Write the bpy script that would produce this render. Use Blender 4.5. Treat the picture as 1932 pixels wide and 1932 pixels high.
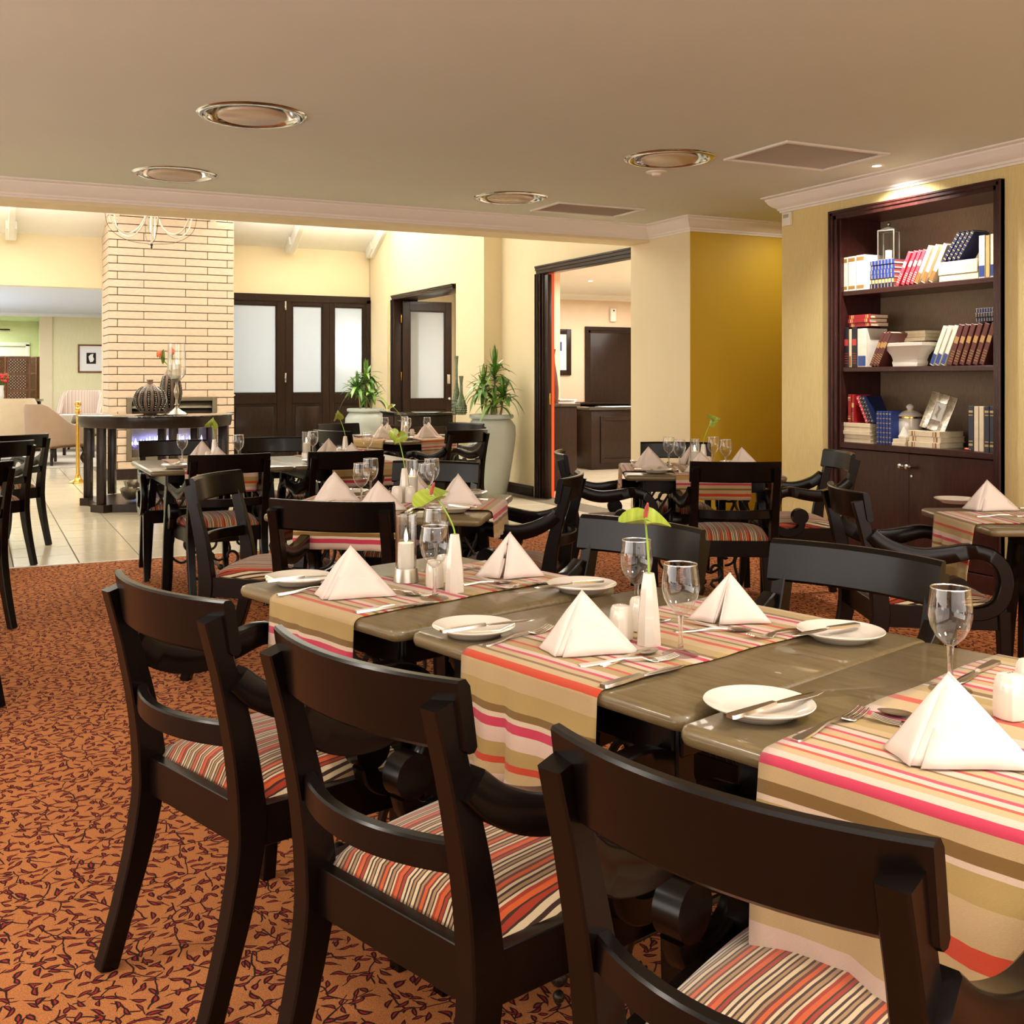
import bpy, bmesh, math, random
from math import sin, cos, pi, sqrt, atan2, radians as rad
from mathutils import Vector, Matrix, noise

for o in list(bpy.data.objects):
    bpy.data.objects.remove(o)
scene = bpy.context.scene
COL = scene.collection

# ------------------------------------------------------------------ camera
CAM_H = 1.28
F_PX, CX, HY = 2000.0, 900.0, 714.0
YAW = rad(25.3)
cam_data = bpy.data.cameras.new('camera')
cam = bpy.data.objects.new('camera', cam_data)
COL.objects.link(cam)
cam_data.sensor_width = 36.0
cam_data.lens = 36.0 * F_PX / 1932.0
cam_data.shift_x = (966.0 - CX) / 1932.0
cam_data.shift_y = (HY - 966.0) / 1932.0
cam_data.clip_start = 0.05
cam.location = (0, 0, CAM_H)
cam.rotation_euler = (pi / 2, 0, -YAW)
scene.camera = cam

# ------------------------------------------------------------------ exposure and world
scene.view_settings.view_transform = 'Standard'
scene.view_settings.look = 'None'
scene.view_settings.exposure = 0.27
scene.view_settings.gamma = 1.0
scene.view_settings.use_curve_mapping = False
try:
    scene.cycles.caustics_reflective = False
    scene.cycles.caustics_refractive = False
    scene.cycles.use_denoising = True
    scene.cycles.sample_clamp_indirect = 8.0
    scene.cycles.transparent_max_bounces = 24
except Exception:
    pass
world = bpy.data.worlds.new('world')
scene.world = world
world.use_nodes = True
world.node_tree.nodes['Background'].inputs[0].default_value = (1.0, 0.93, 0.82, 1)
world.node_tree.nodes['Background'].inputs[1].default_value = 0.5


def area_light(name, loc, sx, sy, power, color=(1, 0.86, 0.66), rot=(0, 0, 0), spread=180):
    d = bpy.data.lights.new(name, 'AREA')
    d.shape = 'RECTANGLE'
    d.size, d.size_y = sx, sy
    d.energy = power
    d.color = color
    d.spread = rad(spread)
    o = bpy.data.objects.new(name, d)
    o.location = loc
    o.rotation_euler = rot
    COL.objects.link(o)
    return o


WARM = (1.0, 0.91, 0.79)
# added fill lights against the solid walls behind and beside the camera
area_light('fill_light_behind', (1.0, -2.35, 1.35), 6.0, 2.0, 80, (1.0, 0.98, 1.0), (rad(98), 0, 0))
area_light('fill_light_side', (-3.85, 2.6, 1.35), 7.0, 2.0, 165, (1.0, 0.98, 0.94), (rad(104), 0, rad(-90)))
# unseen fill lights added under the ceiling: a broad panel and small squares
area_light('ceiling_fill_panel', (1.4, -0.4, 2.58), 7.0, 3.2, 85, (1.0, 0.95, 0.88))
for i, (x, y) in enumerate([(1.6, 0.1), (3.85, 0.2), (-1.3, 2.6), (-2.8, 5.2)]):
    area_light('ceiling_fill_light', (x, y, 2.60), 0.34, 0.34, (30, 26, 22, 26)[i], WARM)
area_light('hall_roof_light', (1.6, 11.4, 4.6), 6.0, 1.6, 74, (1.0, 0.96, 0.90))
area_light('hall_up_fill', (4.2, 13.1, 3.40), 1.9, 0.8, 165, (1.0, 0.97, 0.92), (rad(172), 0, 0))  # upward fill lights added above the view to whiten the roof
area_light('hall_up_fill', (-0.4, 13.1, 3.40), 3.0, 0.8, 190, (1.0, 0.97, 0.92), (rad(172), 0, 0))
area_light('hall_gallery_light', (-3.6, 11.2, 2.3), 4.0, 3.0, 46, (1.0, 0.95, 0.90), (rad(90), 0, rad(-90)))
area_light('lounge_light', (1.2, 18.0, 2.40), 4.0, 4.0, 145, (1.0, 0.97, 0.92))
area_light('lounge_up_light', (-2.0, 18.0, 1.2), 3.0, 4.0, 90, (0.72, 0.84, 1.0), (rad(180), 0, 0))
area_light('green_room_light', (-0.6, 22.9, 2.40), 2.4, 1.8, 70, (1.0, 1.0, 0.94))
area_light('reception_light', (7.8, 9.6, 2.50), 3.0, 3.0, 170, (1.0, 0.93, 0.84))
area_light('reception_far_light', (8.8, 12.9, 2.50), 2.0, 1.6, 60, (1.0, 0.93, 0.84))
area_light('side_room_light', (5.72, 14.45, 1.4), 0.6, 1.4, 16, (0.86, 0.94, 1.0), (rad(-90), 0, 0))
area_light('side_room_front_light', (6.0, 12.4, 2.45), 0.7, 0.9, 25, (1.0, 0.93, 0.82))
area_light('terrace_light', (4.1, 15.7, 1.6), 2.0, 2.2, 40, (0.80, 0.90, 1.0), (rad(-90), 0, 0))
area_light('terrace_lamp', (4.98, 15.05, 1.75), 0.25, 0.25, 9, (1.0, 0.98, 0.92), (rad(-90), 0, 0))
area_light('alcove_light', (6.3, 6.7, 2.58), 0.5, 0.5, 5, WARM)


def spot(name, loc, target, power, color, size, blend=0.5, radius=0.03):
    d = bpy.data.lights.new(name, 'SPOT')
    d.energy = power
    d.color = color
    d.spot_size = rad(size)
    d.spot_blend = blend
    d.shadow_soft_size = radius
    o = bpy.data.objects.new(name, d)
    o.location = loc
    v = Vector(target) - Vector(loc)
    o.rotation_euler = v.to_track_quat('-Z', 'Y').to_euler()
    COL.objects.link(o)
    return o


spot('bookcase_spot_light', (5.12, 4.99, 2.60), (5.66, 4.95, 1.10), 120, (1.0, 0.96, 0.90), 120, 0.9)


def seen(px, py, z):
    """World point at height z on the line of sight of a point measured in the photograph."""
    d = (CAM_H - z) * F_PX / (py - HY)
    l = (px - CX) / F_PX * d
    return Vector((l * cos(YAW) + d * sin(YAW), d * cos(YAW) - l * sin(YAW), z))


def at_depth(l, d, z=0.0):
    """World point from distance to the right of and ahead of the camera."""
    return Vector((l * cos(YAW) + d * sin(YAW), d * cos(YAW) - l * sin(YAW), z))


# ------------------------------------------------------------------ materials
def srgb(r, g, b):
    def f(c):
        c /= 255.0
        return c / 12.92 if c <= 0.04045 else ((c + 0.055) / 1.055) ** 2.4
    return (f(r), f(g), f(b), 1.0)


class NT:
    def __init__(self, name):
        self.m = bpy.data.materials.new(name)
        self.m.use_nodes = True
        self.t = self.m.node_tree
        self.b = self.t.nodes['Principled BSDF']
        self.out = self.t.nodes['Material Output']

    def n(self, kind, **kw):
        nd = self.t.nodes.new(kind)
        for k, v in kw.items():
            if k.startswith('i_'):
                nd.inputs[int(k[2:])].default_value = v
            else:
                setattr(nd, k, v)
        return nd

    def l(self, a, b):
        self.t.links.new(a, b)

    def math(self, op, a, b=None, c=None):
        nd = self.t.nodes.new('ShaderNodeMath')
        nd.operation = op
        for i, v in enumerate((a, b, c)):
            if v is None:
                continue
            if isinstance(v, (int, float)):
                nd.inputs[i].default_value = v
            else:
                self.l(v, nd.inputs[i])
        return nd.outputs[0]

    def mix(self, fac, a, b):
        nd = self.t.nodes.new('ShaderNodeMix')
        nd.data_type = 'RGBA'
        for sock, v in ((nd.inputs[0], fac), (nd.inputs[6], a), (nd.inputs[7], b)):
            if isinstance(v, (int, float, tuple)):
                sock.default_value = v
            else:
                self.l(v, sock)
        return nd.outputs[2]

    def ramp(self, fac, stops, interp='LINEAR'):
        nd = self.t.nodes.new('ShaderNodeValToRGB')
        cr = nd.color_ramp
        cr.interpolation = interp
        while len(cr.elements) > 1:
            cr.elements.remove(cr.elements[-1])
        cr.elements[0].position = stops[0][0]
        cr.elements[0].color = stops[0][1]
        for p, c in stops[1:]:
            e = cr.elements.new(p)
            e.color = c
        self.l(fac, nd.inputs[0])
        return nd.outputs[0]

    def coord(self, which='Object', scale=None):
        tc = self.t.nodes.new('ShaderNodeTexCoord')
        o = tc.outputs[which]
        if scale:
            mp = self.t.nodes.new('ShaderNodeMapping')
            mp.inputs['Scale'].default_value = scale
            self.l(o, mp.inputs[0])
            o = mp.outputs[0]
        return o

    def noise(self, vec, scale, detail=3.0, rough=0.5):
        nd = self.t.nodes.new('ShaderNodeTexNoise')
        nd.inputs['Scale'].default_value = scale
        nd.inputs['Detail'].default_value = detail
        nd.inputs['Roughness'].default_value = rough
        if vec is not None:
            self.l(vec, nd.inputs['Vector'])
        return nd.outputs[0]

    def bump(self, h, strength=0.3, dist=0.002):
        nd = self.t.nodes.new('ShaderNodeBump')
        nd.inputs['Strength'].default_value = strength
        nd.inputs['Distance'].default_value = dist
        self.l(h, nd.inputs['Height'])
        self.l(nd.outputs[0], self.b.inputs['Normal'])

    def set(self, rough=0.5, metal=0.0, spec=0.5, coat=0.0, sheen=0.0):
        self.b.inputs['Roughness'].default_value = rough
        self.b.inputs['Metallic'].default_value = metal
        self.b.inputs['Specular IOR Level'].default_value = spec
        self.b.inputs['Coat Weight'].default_value = coat
        self.b.inputs['Sheen Weight'].default_value = sheen
        return self


def plain(name, col, rough=0.5, metal=0.0, var=0.06, vscale=6.0, bump=0.0, bscale=200.0, spec=0.5, coat=0.0, stretch=None):
    """One colour with a little natural variation."""
    m = NT(name).set(rough, metal, spec, coat)
    co = m.coord('Object', stretch)
    nz = m.noise(co, vscale)
    dark = tuple(c * (1 - var) for c in col[:3]) + (1,)
    lite = tuple(min(1, c * (1 + var)) for c in col[:3]) + (1,)
    m.l(m.ramp(nz, [(0.3, dark), (0.7, lite)]), m.b.inputs['Base Color'])
    if bump:
        m.bump(m.noise(co, bscale, 2.0), bump, 0.001)
    return m.m


M = {}
M['ceiling'] = plain('painted_ceiling', srgb(214, 220, 208), 0.85, var=0.015, vscale=1.5, bump=0.05)
M['crown'] = plain('cornice_plaster', srgb(236, 230, 222), 0.7, var=0.01)
M['paint_cream'] = plain('cream_wall_paint', srgb(230, 214, 178), 0.8, var=0.02, vscale=2, bump=0.05, bscale=90)
M['mustard'] = plain('mustard_wall_paint', srgb(202, 166, 40), 0.6, var=0.03, vscale=2, bump=0.04, bscale=90)
M['beige_wall'] = plain('beige_wall_paint', srgb(222, 200, 172), 0.8, var=0.02)
M['green_wall'] = plain('green_wall_paint', srgb(216, 222, 172), 0.8, var=0.03)
M['green_ceiling'] = plain('green_lit_ceiling', srgb(202, 214, 172), 0.8, var=0.03)  # green tint puts the greenish light on this ceiling into its colour
M['orange'] = plain('orange_wall_paint', srgb(240, 90, 30), 0.6, var=0.02)
M['white_board'] = plain('white_roof_board', srgb(238, 236, 226), 0.6, var=0.015)
M['white_plastic'] = plain('white_plastic', srgb(236, 230, 216), 0.4, var=0.01)
M['grey_carpet'] = plain('grey_carpet', srgb(178, 166, 150), 0.95, var=0.08, vscale=40)
M['chrome'] = plain('polished_chrome', srgb(206, 208, 210), 0.12, 1.0, var=0.02)
M['steel'] = plain('table_steel', srgb(215, 208, 196), 0.22, 1.0, var=0.03)
M['brass'] = plain('polished_brass', srgb(214, 176, 92), 0.2, 1.0, var=0.04)
M['brushed'] = plain('brushed_steel', srgb(190, 184, 172), 0.35, 1.0, var=0.10, vscale=8, stretch=(40, 40, 1))
M['iron'] = plain('wrought_iron', srgb(52, 44, 34), 0.4, 0.6, var=0.15, vscale=30)
M['ceramic'] = plain('white_glazed_ceramic', srgb(226, 216, 202), 0.12, var=0.01, coat=0.4)
M['napkin'] = plain('white_cotton_napkin', srgb(228, 212, 202), 0.85, var=0.015, vscale=14)
M['wax'] = plain('candle_wax', srgb(246, 238, 222), 0.5, var=0.01)
M['planter'] = plain('grey_glazed_planter', srgb(174, 182, 178), 0.35, var=0.03)
M['pebble'] = plain('white_pebbles', srgb(225, 222, 212), 0.6, var=0.12, vscale=30)
M['stem'] = plain('plant_cane', srgb(150, 140, 90), 0.7, var=0.2, vscale=30)
M['fstem'] = plain('flower_stem', srgb(150, 185, 60), 0.5, var=0.1)
M['page'] = plain('book_pages', srgb(232, 218, 180), 0.9, var=0.10, vscale=6, stretch=(6, 90, 1))
M['grille'] = plain('air_grille', srgb(172, 163, 148), 0.5, 0.0, var=0.05)
M['dark_gap'] = plain('dark_recess', srgb(30, 26, 22), 0.9, var=0.1)
M['grout'] = plain('tile_grout', srgb(104, 94, 76), 0.9, var=0.08, vscale=20)
M['pewter'] = plain('aged_pewter', srgb(168, 160, 146), 0.3, 0.9, var=0.1, vscale=20)
M['fireframe'] = plain('grey_fireplace_metal', srgb(120, 112, 96), 0.4, 0.6, var=0.05)
M['photo_white'] = plain('white_picture_mat', srgb(238, 236, 230), 0.6, var=0.01)
M['blacktop'] = plain('black_glass_top', srgb(34, 34, 28), 0.06, var=0.05, coat=1.0)
M['taupe_vase'] = plain('taupe_clay', srgb(140, 118, 102), 0.5, var=0.05)
M['black_bead'] = plain('black_beads', srgb(26, 20, 16), 0.12, var=0.1)
M['logs'] = plain('fire_pebbles', srgb(176, 150, 140), 0.7, var=0.35, vscale=14)
M['green_vase'] = plain('green_glazed_vase', srgb(96, 112, 84), 0.2, var=0.25, vscale=40, coat=0.5)
M['brown_vase'] = plain('brown_wood_vase', srgb(84, 38, 20), 0.35, var=0.25, vscale=20)
M['greyobj'] = plain('grey_magazine', srgb(120, 122, 130), 0.6, var=0.2, vscale=30)

# dark polished chair timber
m = NT('dark_stained_timber').set(0.27, 0, 0.24, 0.03)
co = m.coord('Object', (3, 3, 1.2))
nz = m.noise(co, 5, 3, 0.5)
m.l(m.ramp(nz, [(0.3, srgb(7, 4, 3)), (0.6, srgb(12, 6, 4)), (0.8, srgb(18, 9, 6))]), m.b.inputs['Base Color'])
m.b.inputs['Coat Roughness'].default_value = 0.12
M['chairwood'] = m.m

m = NT('dark_joinery').set(0.30, 0, 0.28, 0.06)
co = m.coord('Object', (8, 8, 0.9))
nz = m.noise(co, 9, 6, 0.65)
m.l(m.ramp(nz, [(0.3, srgb(20, 11, 7)), (0.55, srgb(38, 21, 12)), (0.8, srgb(54, 32, 18))]), m.b.inputs['Base Color'])
M['joinery'] = m.m

m = NT('bookcase_mahogany').set(0.28, 0, 0.3, 0.1)
co = m.coord('Object', (5, 5, 0.8))
nz = m.noise(co, 8, 6, 0.65)
m.l(m.ramp(nz, [(0.3, srgb(44, 20, 18)), (0.6, srgb(62, 30, 26)), (0.85, srgb(80, 44, 36))]), m.b.inputs['Base Color'])
M['mahogany'] = m.m
m = NT('bookcase_back_board').set(0.5, 0, 0.4)
co = m.coord('Object', (1, 30, 2))
nz = m.noise(co, 8, 5, 0.65)
m.l(m.ramp(nz, [(0.3, srgb(112, 92, 72)), (0.8, srgb(148, 126, 102))]), m.b.inputs['Base Color'])
M['backboard'] = m.m

# grey-green limed oak of the table tops, grain along local x
m = NT('limed_oak_tabletop').set(0.3, 0, 0.5, 0.25)
co = m.coord('Object', (1.0, 12, 12))
nz = m.noise(co, 5, 8, 0.7)
nz2 = m.noise(co, 26, 4, 0.7)
f = m.math('ADD', m.math('MULTIPLY', nz, 0.7), m.math('MULTIPLY', nz2, 0.3))
m.l(m.ramp(f, [(0.32, srgb(76, 63, 40)), (0.5, srgb(108, 92, 62)), (0.7, srgb(126, 109, 76))]), m.b.inputs['Base Color'])
m.l(m.ramp(nz2, [(0.2, (0.26, 0.26, 0.26, 1)), (0.8, (0.42, 0.42, 0.42, 1))]), m.b.inputs['Roughness'])
m.bump(f, 0.12, 0.001)
M['tabletop'] = m.m

# striped seat fabric, stripes from back to front
m = NT('striped_seat_fabric').set(0.85, 0, 0.2, 0, 0.3)
co = m.coord('Object')
sep = m.n('ShaderNodeSeparateXYZ')
m.l(co, sep.inputs[0])
wob = m.noise(co, 9, 2)
x = m.math('ADD', sep.outputs[0], m.math('MULTIPLY', m.math('SUBTRACT', wob, 0.5), 0.006))
f = m.math('FRACT', m.math('DIVIDE', m.math('ADD', x, 1.0), 0.098))
cols = {'o': srgb(214, 92, 36), 'r': srgb(170, 54, 30), 'c': srgb(226, 200, 160), 'd': srgb(62, 36, 24), 't': srgb(176, 138, 96), 'm': srgb(110, 48, 34)}
seq = [('o', 8), ('d', 3), ('r', 6), ('d', 2), ('c', 6), ('d', 4), ('c', 5), ('d', 3), ('t', 5), ('d', 3), ('c', 7), ('d', 4), ('t', 5), ('m', 5), ('o', 7), ('m', 4), ('c', 5), ('d', 4), ('t', 6), ('d', 3), ('c', 4), ('r', 6)]
tot = float(sum(w for _, w in seq))
acc, st = 0, []
for k, w in seq:
    st.append((acc / tot, cols[k]))
    acc += w
colr = m.ramp(f, st, 'CONSTANT')
fn = m.noise(co, 700, 2)
m.l(m.mix(m.math('MULTIPLY', fn, 0.35), colr, (0.02, 0.01, 0.006, 1)), m.b.inputs['Base Color'])
m.bump(fn, 0.4, 0.002)
M['seat'] = m.m

SEQ_A = [('r', 14), ('b', 34), ('g', 36), ('n', 14), ('p', 10), ('m', 17), ('w', 28), ('g', 26), ('r', 12), ('b', 20), ('w', 18), ('m', 10), ('p', 16), ('n', 8), ('b', 28),
         ('r', 10), ('g', 22), ('w', 16), ('m', 11), ('b', 18), ('n', 8), ('b', 20)]
SEQ_B = [('m', 14), ('b', 20), ('n', 20), ('p', 8), ('g', 36), ('b', 48), ('r', 26), ('b', 56), ('w', 34), ('m', 22), ('b', 14), ('n', 13), ('g', 30), ('b', 20),
         ('n', 8), ('w', 16), ('m', 9), ('b', 20), ('r', 9), ('w', 18), ('n', 8), ('b', 22), ('m', 10), ('w', 16), ('r', 9), ('b', 18), ('w', 16)]
# woven striped table runner, v of the UV map is the length along the cloth in metres
def runner_mat(sq, name='woven_striped_runner'):
    m = NT(name).set(0.9, 0, 0.15, 0, 0.2)
    uv = m.coord('UV')
    sep = m.n('ShaderNodeSeparateXYZ')
    m.l(uv, sep.inputs[0])
    wob = m.noise(uv, 12, 2)
    v = m.math('ADD', sep.outputs[1], m.math('MULTIPLY', m.math('SUBTRACT', wob, 0.5), 0.003))
    P = {'r': srgb(205, 62, 34), 'b': srgb(200, 170, 124), 'g': srgb(182, 152, 92), 'n': srgb(124, 92, 42), 'p': srgb(222, 196, 170), 'm': srgb(202, 42, 84), 'w': srgb(224, 194, 176)}
    tt = float(sum(w for _, w in sq))
    f = m.math('FRACT', m.math('DIVIDE', m.math('ADD', v, tt / 1000.0 * 40), tt / 1000.0))
    a, st = 0, []
    for k, w in sq:
        st.append((a / tt, P[k]))
        a += w
    col = m.ramp(f, st, 'CONSTANT')
    mp = m.n('ShaderNodeMapping')
    mp.inputs['Scale'].default_value = (1, 6, 1)
    m.l(uv, mp.inputs[0])
    weave = m.noise(mp.outputs[0], 260, 3, 0.7)
    m.l(m.mix(m.math('MULTIPLY', weave, 0.45), col, (0.16, 0.10, 0.05, 1)), m.b.inputs['Base Color'])
    m.bump(weave, 0.45, 0.0015)
    return m.m
M['runner'] = runner_mat(SEQ_A)
M['runner_wide'] = runner_mat(SEQ_B, 'woven_striped_runner_wide')

# patterned carpet
def carpet_mat():
    m = NT('leaf_patterned_carpet').set(0.95, 0, 0.1, 0, 0.0)
    co = m.coord('Object')
    warp = m.n('ShaderNodeTexNoise')
    warp.inputs['Scale'].default_value = 9.0
    m.l(co, warp.inputs['Vector'])
    vm = m.n('ShaderNodeVectorMath', operation='MULTIPLY_ADD')
    m.l(warp.outputs['Color'], vm.inputs[0])
    vm.inputs[1].default_value = (0.05, 0.05, 0.0)
    m.l(co, vm.inputs[2])
    base = m.ramp(m.noise(co, 260, 3, 0.7), [(0.25, srgb(150, 88, 44)), (0.55, srgb(196, 124, 74)), (0.8, srgb(216, 150, 98))])

    def leaves(scale, off, a, b):
        mp = m.n('ShaderNodeMapping')
        mp.inputs['Scale'].default_value = (scale, scale, 0)
        mp.inputs['Location'].default_value = (off, off * 1.7, 0)
        m.l(vm.outputs[0], mp.inputs[0])
        vo = m.n('ShaderNodeTexVoronoi', voronoi_dimensions='2D', feature='F1')
        vo.inputs['Scale'].default_value = 1.0
        vo.inputs['Randomness'].default_value = 0.75
        m.l(mp.outputs[0], vo.inputs['Vector'])
        sub = m.n('ShaderNodeVectorMath', operation='SUBTRACT')
        m.l(mp.outputs[0], sub.inputs[0])
        m.l(vo.outputs['Position'], sub.inputs[1])
        rot = m.n('ShaderNodeVectorRotate', rotation_type='Z_AXIS')
        m.l(sub.outputs[0], rot.inputs['Vector'])
        sc = m.n('ShaderNodeSeparateColor')
        m.l(vo.outputs['Color'], sc.inputs[0])
        m.l(m.math('MULTIPLY', sc.outputs[0], 6.283), rot.inputs['Angle'])
        sp = m.n('ShaderNodeSeparateXYZ')
        m.l(rot.outputs[0], sp.inputs[0])
        xx = m.math('DIVIDE', sp.outputs[0], a)
        yb = m.math('ADD', sp.outputs[1], m.math('MULTIPLY', m.math('MULTIPLY', sp.outputs[0], sp.outputs[0]), 0.55))
        yy = m.math('DIVIDE', m.math('ABSOLUTE', yb), b)
        lf = m.math('ADD', yy, m.math('MULTIPLY', xx, xx))
        # short stalk on one end
        stx = m.math('LESS_THAN', m.math('ABSOLUTE', m.math('SUBTRACT', sp.outputs[0], 0.40)), 0.16)
        sty = m.math('LESS_THAN', m.math('ABSOLUTE', yb), 0.034)
        return lf, m.math('MULTIPLY', stx, sty)
    lf, stalk = leaves(25.0, 0.0, 0.45, 0.165)
    lf2, stalk2 = leaves(20.0, 0.47, 0.30, 0.115)
    lf = m.math('MINIMUM', lf, lf2)
    stalk = m.math('MAXIMUM', stalk, stalk2)
    red = m.math('LESS_THAN', lf, 0.34)
    dark = m.math('LESS_THAN', lf, 1.0)
    # vines
    mp = m.n('ShaderNodeMapping')
    mp.inputs['Scale'].default_value = (11, 11, 0)
    m.l(vm.outputs[0], mp.inputs[0])
    ve = m.n('ShaderNodeTexVoronoi', voronoi_dimensions='2D', feature='DISTANCE_TO_EDGE')
    ve.inputs['Scale'].default_value = 1.0
    m.l(mp.outputs[0], ve.inputs['Vector'])
    vine = m.math('LESS_THAN', ve.outputs['Distance'], 0.022)
    gate = m.math('GREATER_THAN', m.noise(co, 14, 1), 0.43)
    vine = m.math('MULTIPLY', vine, gate)
    ink = m.math('MAXIMUM', m.math('MAXIMUM', vine, stalk), dark)
    c1 = m.mix(ink, base, srgb(56, 30, 30))
    c2 = m.mix(red, c1, srgb(158, 50, 44))
    m.l(c2, m.b.inputs['Base Color'])
    m.bump(m.noise(co, 420, 2), 0.6, 0.004)
    return m.m
M['carpet'] = carpet_mat()

# floor tile
m = NT('cream_floor_tile').set(0.16, 0, 0.5)
co = m.coord('Object')
oi = m.n('ShaderNodeObjectInfo')
nz = m.noise(m.coord('Object', (1, 10, 1)), 5, 4)
c = m.ramp(nz, [(0.3, srgb(214, 202, 176)), (0.7, srgb(228, 217, 194))])
m.l(m.mix(m.math('MULTIPLY', oi.outputs['Random'], 0.12), c, srgb(196, 180, 150)), m.b.inputs['Base Color'])
M['tile'] = m.m
# brick
m = NT('pale_slim_brick').set(0.8)
oi = m.n('ShaderNodeObjectInfo')
co = m.coord('Object', (2, 2, 14))
nz = m.noise(co, 7, 4)
c = m.ramp(nz, [(0.3, srgb(200, 178, 158)), (0.7, srgb(218, 198, 178))])
m.l(m.mix(m.math('MULTIPLY', oi.outputs['Random'], 0.25), c, srgb(214, 182, 152)), m.b.inputs['Base Color'])
m.bump(nz, 0.2, 0.002)
M['brick'] = m.m
M['mortar'] = plain('brick_mortar', srgb(128, 104, 86), 0.9, var=0.1, vscale=30)
# grasscloth wallpaper of the bookcase wall
m = NT('textured_wallpaper').set(0.75)
co = m.coord('Object', (1, 60, 1.5))
nz = m.noise(co, 5, 5, 0.7)
m.l(m.ramp(nz, [(0.3, srgb(216, 192, 126)), (0.7, srgb(236, 216, 156))]), m.b.inputs['Base Color'])
m.bump(nz, 0.8, 0.004)
M['wallpaper'] = m.m
m = NT('textured_wallpaper_pale').set(0.75)
co = m.coord('Object', (60, 1, 1.5))
nz = m.noise(co, 5, 5, 0.7)
m.l(m.ramp(nz, [(0.3, srgb(222, 212, 164)), (0.7, srgb(240, 232, 192))]), m.b.inputs['Base Color'])
M['wallpaper_pale'] = m.m
# thin clear glass
def glass_mat(name, tint=(0.97, 0.98, 0.96, 1), ior=1.35, rough=0.0):
    m = NT(name)
    m.t.nodes.remove(m.b)
    lw = m.n('ShaderNodeLayerWeight')
    lw.inputs[0].default_value = 0.5
    fac = m.math('ADD', m.math('MULTIPLY', m.math('POWER', lw.outputs['Facing'], 3.0), 0.85), 0.035)
    tr = m.n('ShaderNodeBsdfTransparent')
    tr.inputs[0].default_value = tint
    gl = m.n('ShaderNodeBsdfGlossy')
    gl.inputs['Roughness'].default_value = rough
    gl.inputs[0].default_value = (1, 1, 1, 1)
    mx = m.n('ShaderNodeMixShader')
    m.l(fac, mx.inputs[0])
    m.l(tr.outputs[0], mx.inputs[1])
    m.l(gl.outputs[0], mx.inputs[2])
    m.l(mx.outputs[0], m.out.inputs[0])
    return m.m
M['thin_glass'] = None
m = NT('thin_drinking_glass')
m.t.nodes.remove(m.b)
lw = m.n('ShaderNodeLayerWeight')
lw.inputs[0].default_value = 0.5
fac = m.math('ADD', m.math('MULTIPLY', m.math('POWER', lw.outputs['Facing'], 1.7), 0.80), 0.055)
tr = m.n('ShaderNodeBsdfTransparent')
tr.inputs[0].default_value = (0.985, 0.985, 0.98, 1)
gl = m.n('ShaderNodeBsdfGlossy')
gl.inputs['Roughness'].default_value = 0.03
mx = m.n('ShaderNodeMixShader')
m.l(fac, mx.inputs[0])
m.l(tr.outputs[0], mx.inputs[1])
m.l(gl.outputs[0], mx.inputs[2])
m.l(mx.outputs[0], m.out.inputs[0])
M['thin_glass'] = m.m
m = NT('glass_rim')
m.t.nodes.remove(m.b)
tr = m.n('ShaderNodeBsdfTransparent')
gl = m.n('ShaderNodeBsdfGlossy')
gl.inputs['Roughness'].default_value = 0.12
mx = m.n('ShaderNodeMixShader')
mx.inputs[0].default_value = 0.7
m.l(tr.outputs[0], mx.inputs[1])
m.l(gl.outputs[0], mx.inputs[2])
m.l(mx.outputs[0], m.out.inputs[0])
M['rim_glass'] = m.m
m = NT('drinking_glass')
m.t.nodes.remove(m.b)
gg = m.n('ShaderNodeBsdfGlass')
gg.inputs['IOR'].default_value = 1.46
gg.inputs['Roughness'].default_value = 0.0
tr = m.n('ShaderNodeBsdfTransparent')
mx = m.n('ShaderNodeMixShader')
mx.inputs[0].default_value = 0.45
m.l(gg.outputs[0], mx.inputs[1])
m.l(tr.outputs[0], mx.inputs[2])
m.l(mx.outputs[0], m.out.inputs[0])
M['glass'] = m.m
M['pane'] = glass_mat('clear_pane', (0.96, 0.98, 0.96, 1), 1.4)
m = NT('frosted_glass')
m.t.nodes.remove(m.b)
tr = m.n('ShaderNodeBsdfTranslucent')
tr.inputs[0].default_value = srgb(220, 220, 220)
df = m.n('ShaderNodeBsdfDiffuse')
df.inputs[0].default_value = srgb(204, 208, 206)
mx = m.n('ShaderNodeMixShader')
mx.inputs[0].default_value = 0.45
m.l(tr.outputs[0], mx.inputs[1])
m.l(df.outputs[0], mx.inputs[2])
m.l(mx.outputs[0], m.out.inputs[0])
M['frosted'] = m.m


def emit_mat(name, col, s):
    m = NT(name)
    m.b.inputs['Base Color'].default_value = col
    m.b.inputs['Emission Color'].default_value = col
    m.b.inputs['Emission Strength'].default_value = s
    return m.m
M['flame'] = emit_mat('candle_flame', (1.0, 0.78, 0.42, 1), 14.0)
M['blueflame'] = emit_mat('gas_flame', (0.42, 0.45, 1.0, 1), 4.0)
M['lamp'] = emit_mat('lamp_disc', (1.0, 0.93, 0.78, 1), 12.0)
M['dimlamp'] = emit_mat('dim_lamp_disc', srgb(236, 214, 160), 0.18)
M['lens'] = plain('downlight_glass', srgb(196, 176, 148), 0.25, var=0.03)
M['firebox'] = plain('firebox_lit_metal', srgb(210, 206, 200), 0.22, 0.6, var=0.2, vscale=5)  # pale colour stands in for the bright lounge reflected in the firebox


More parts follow.
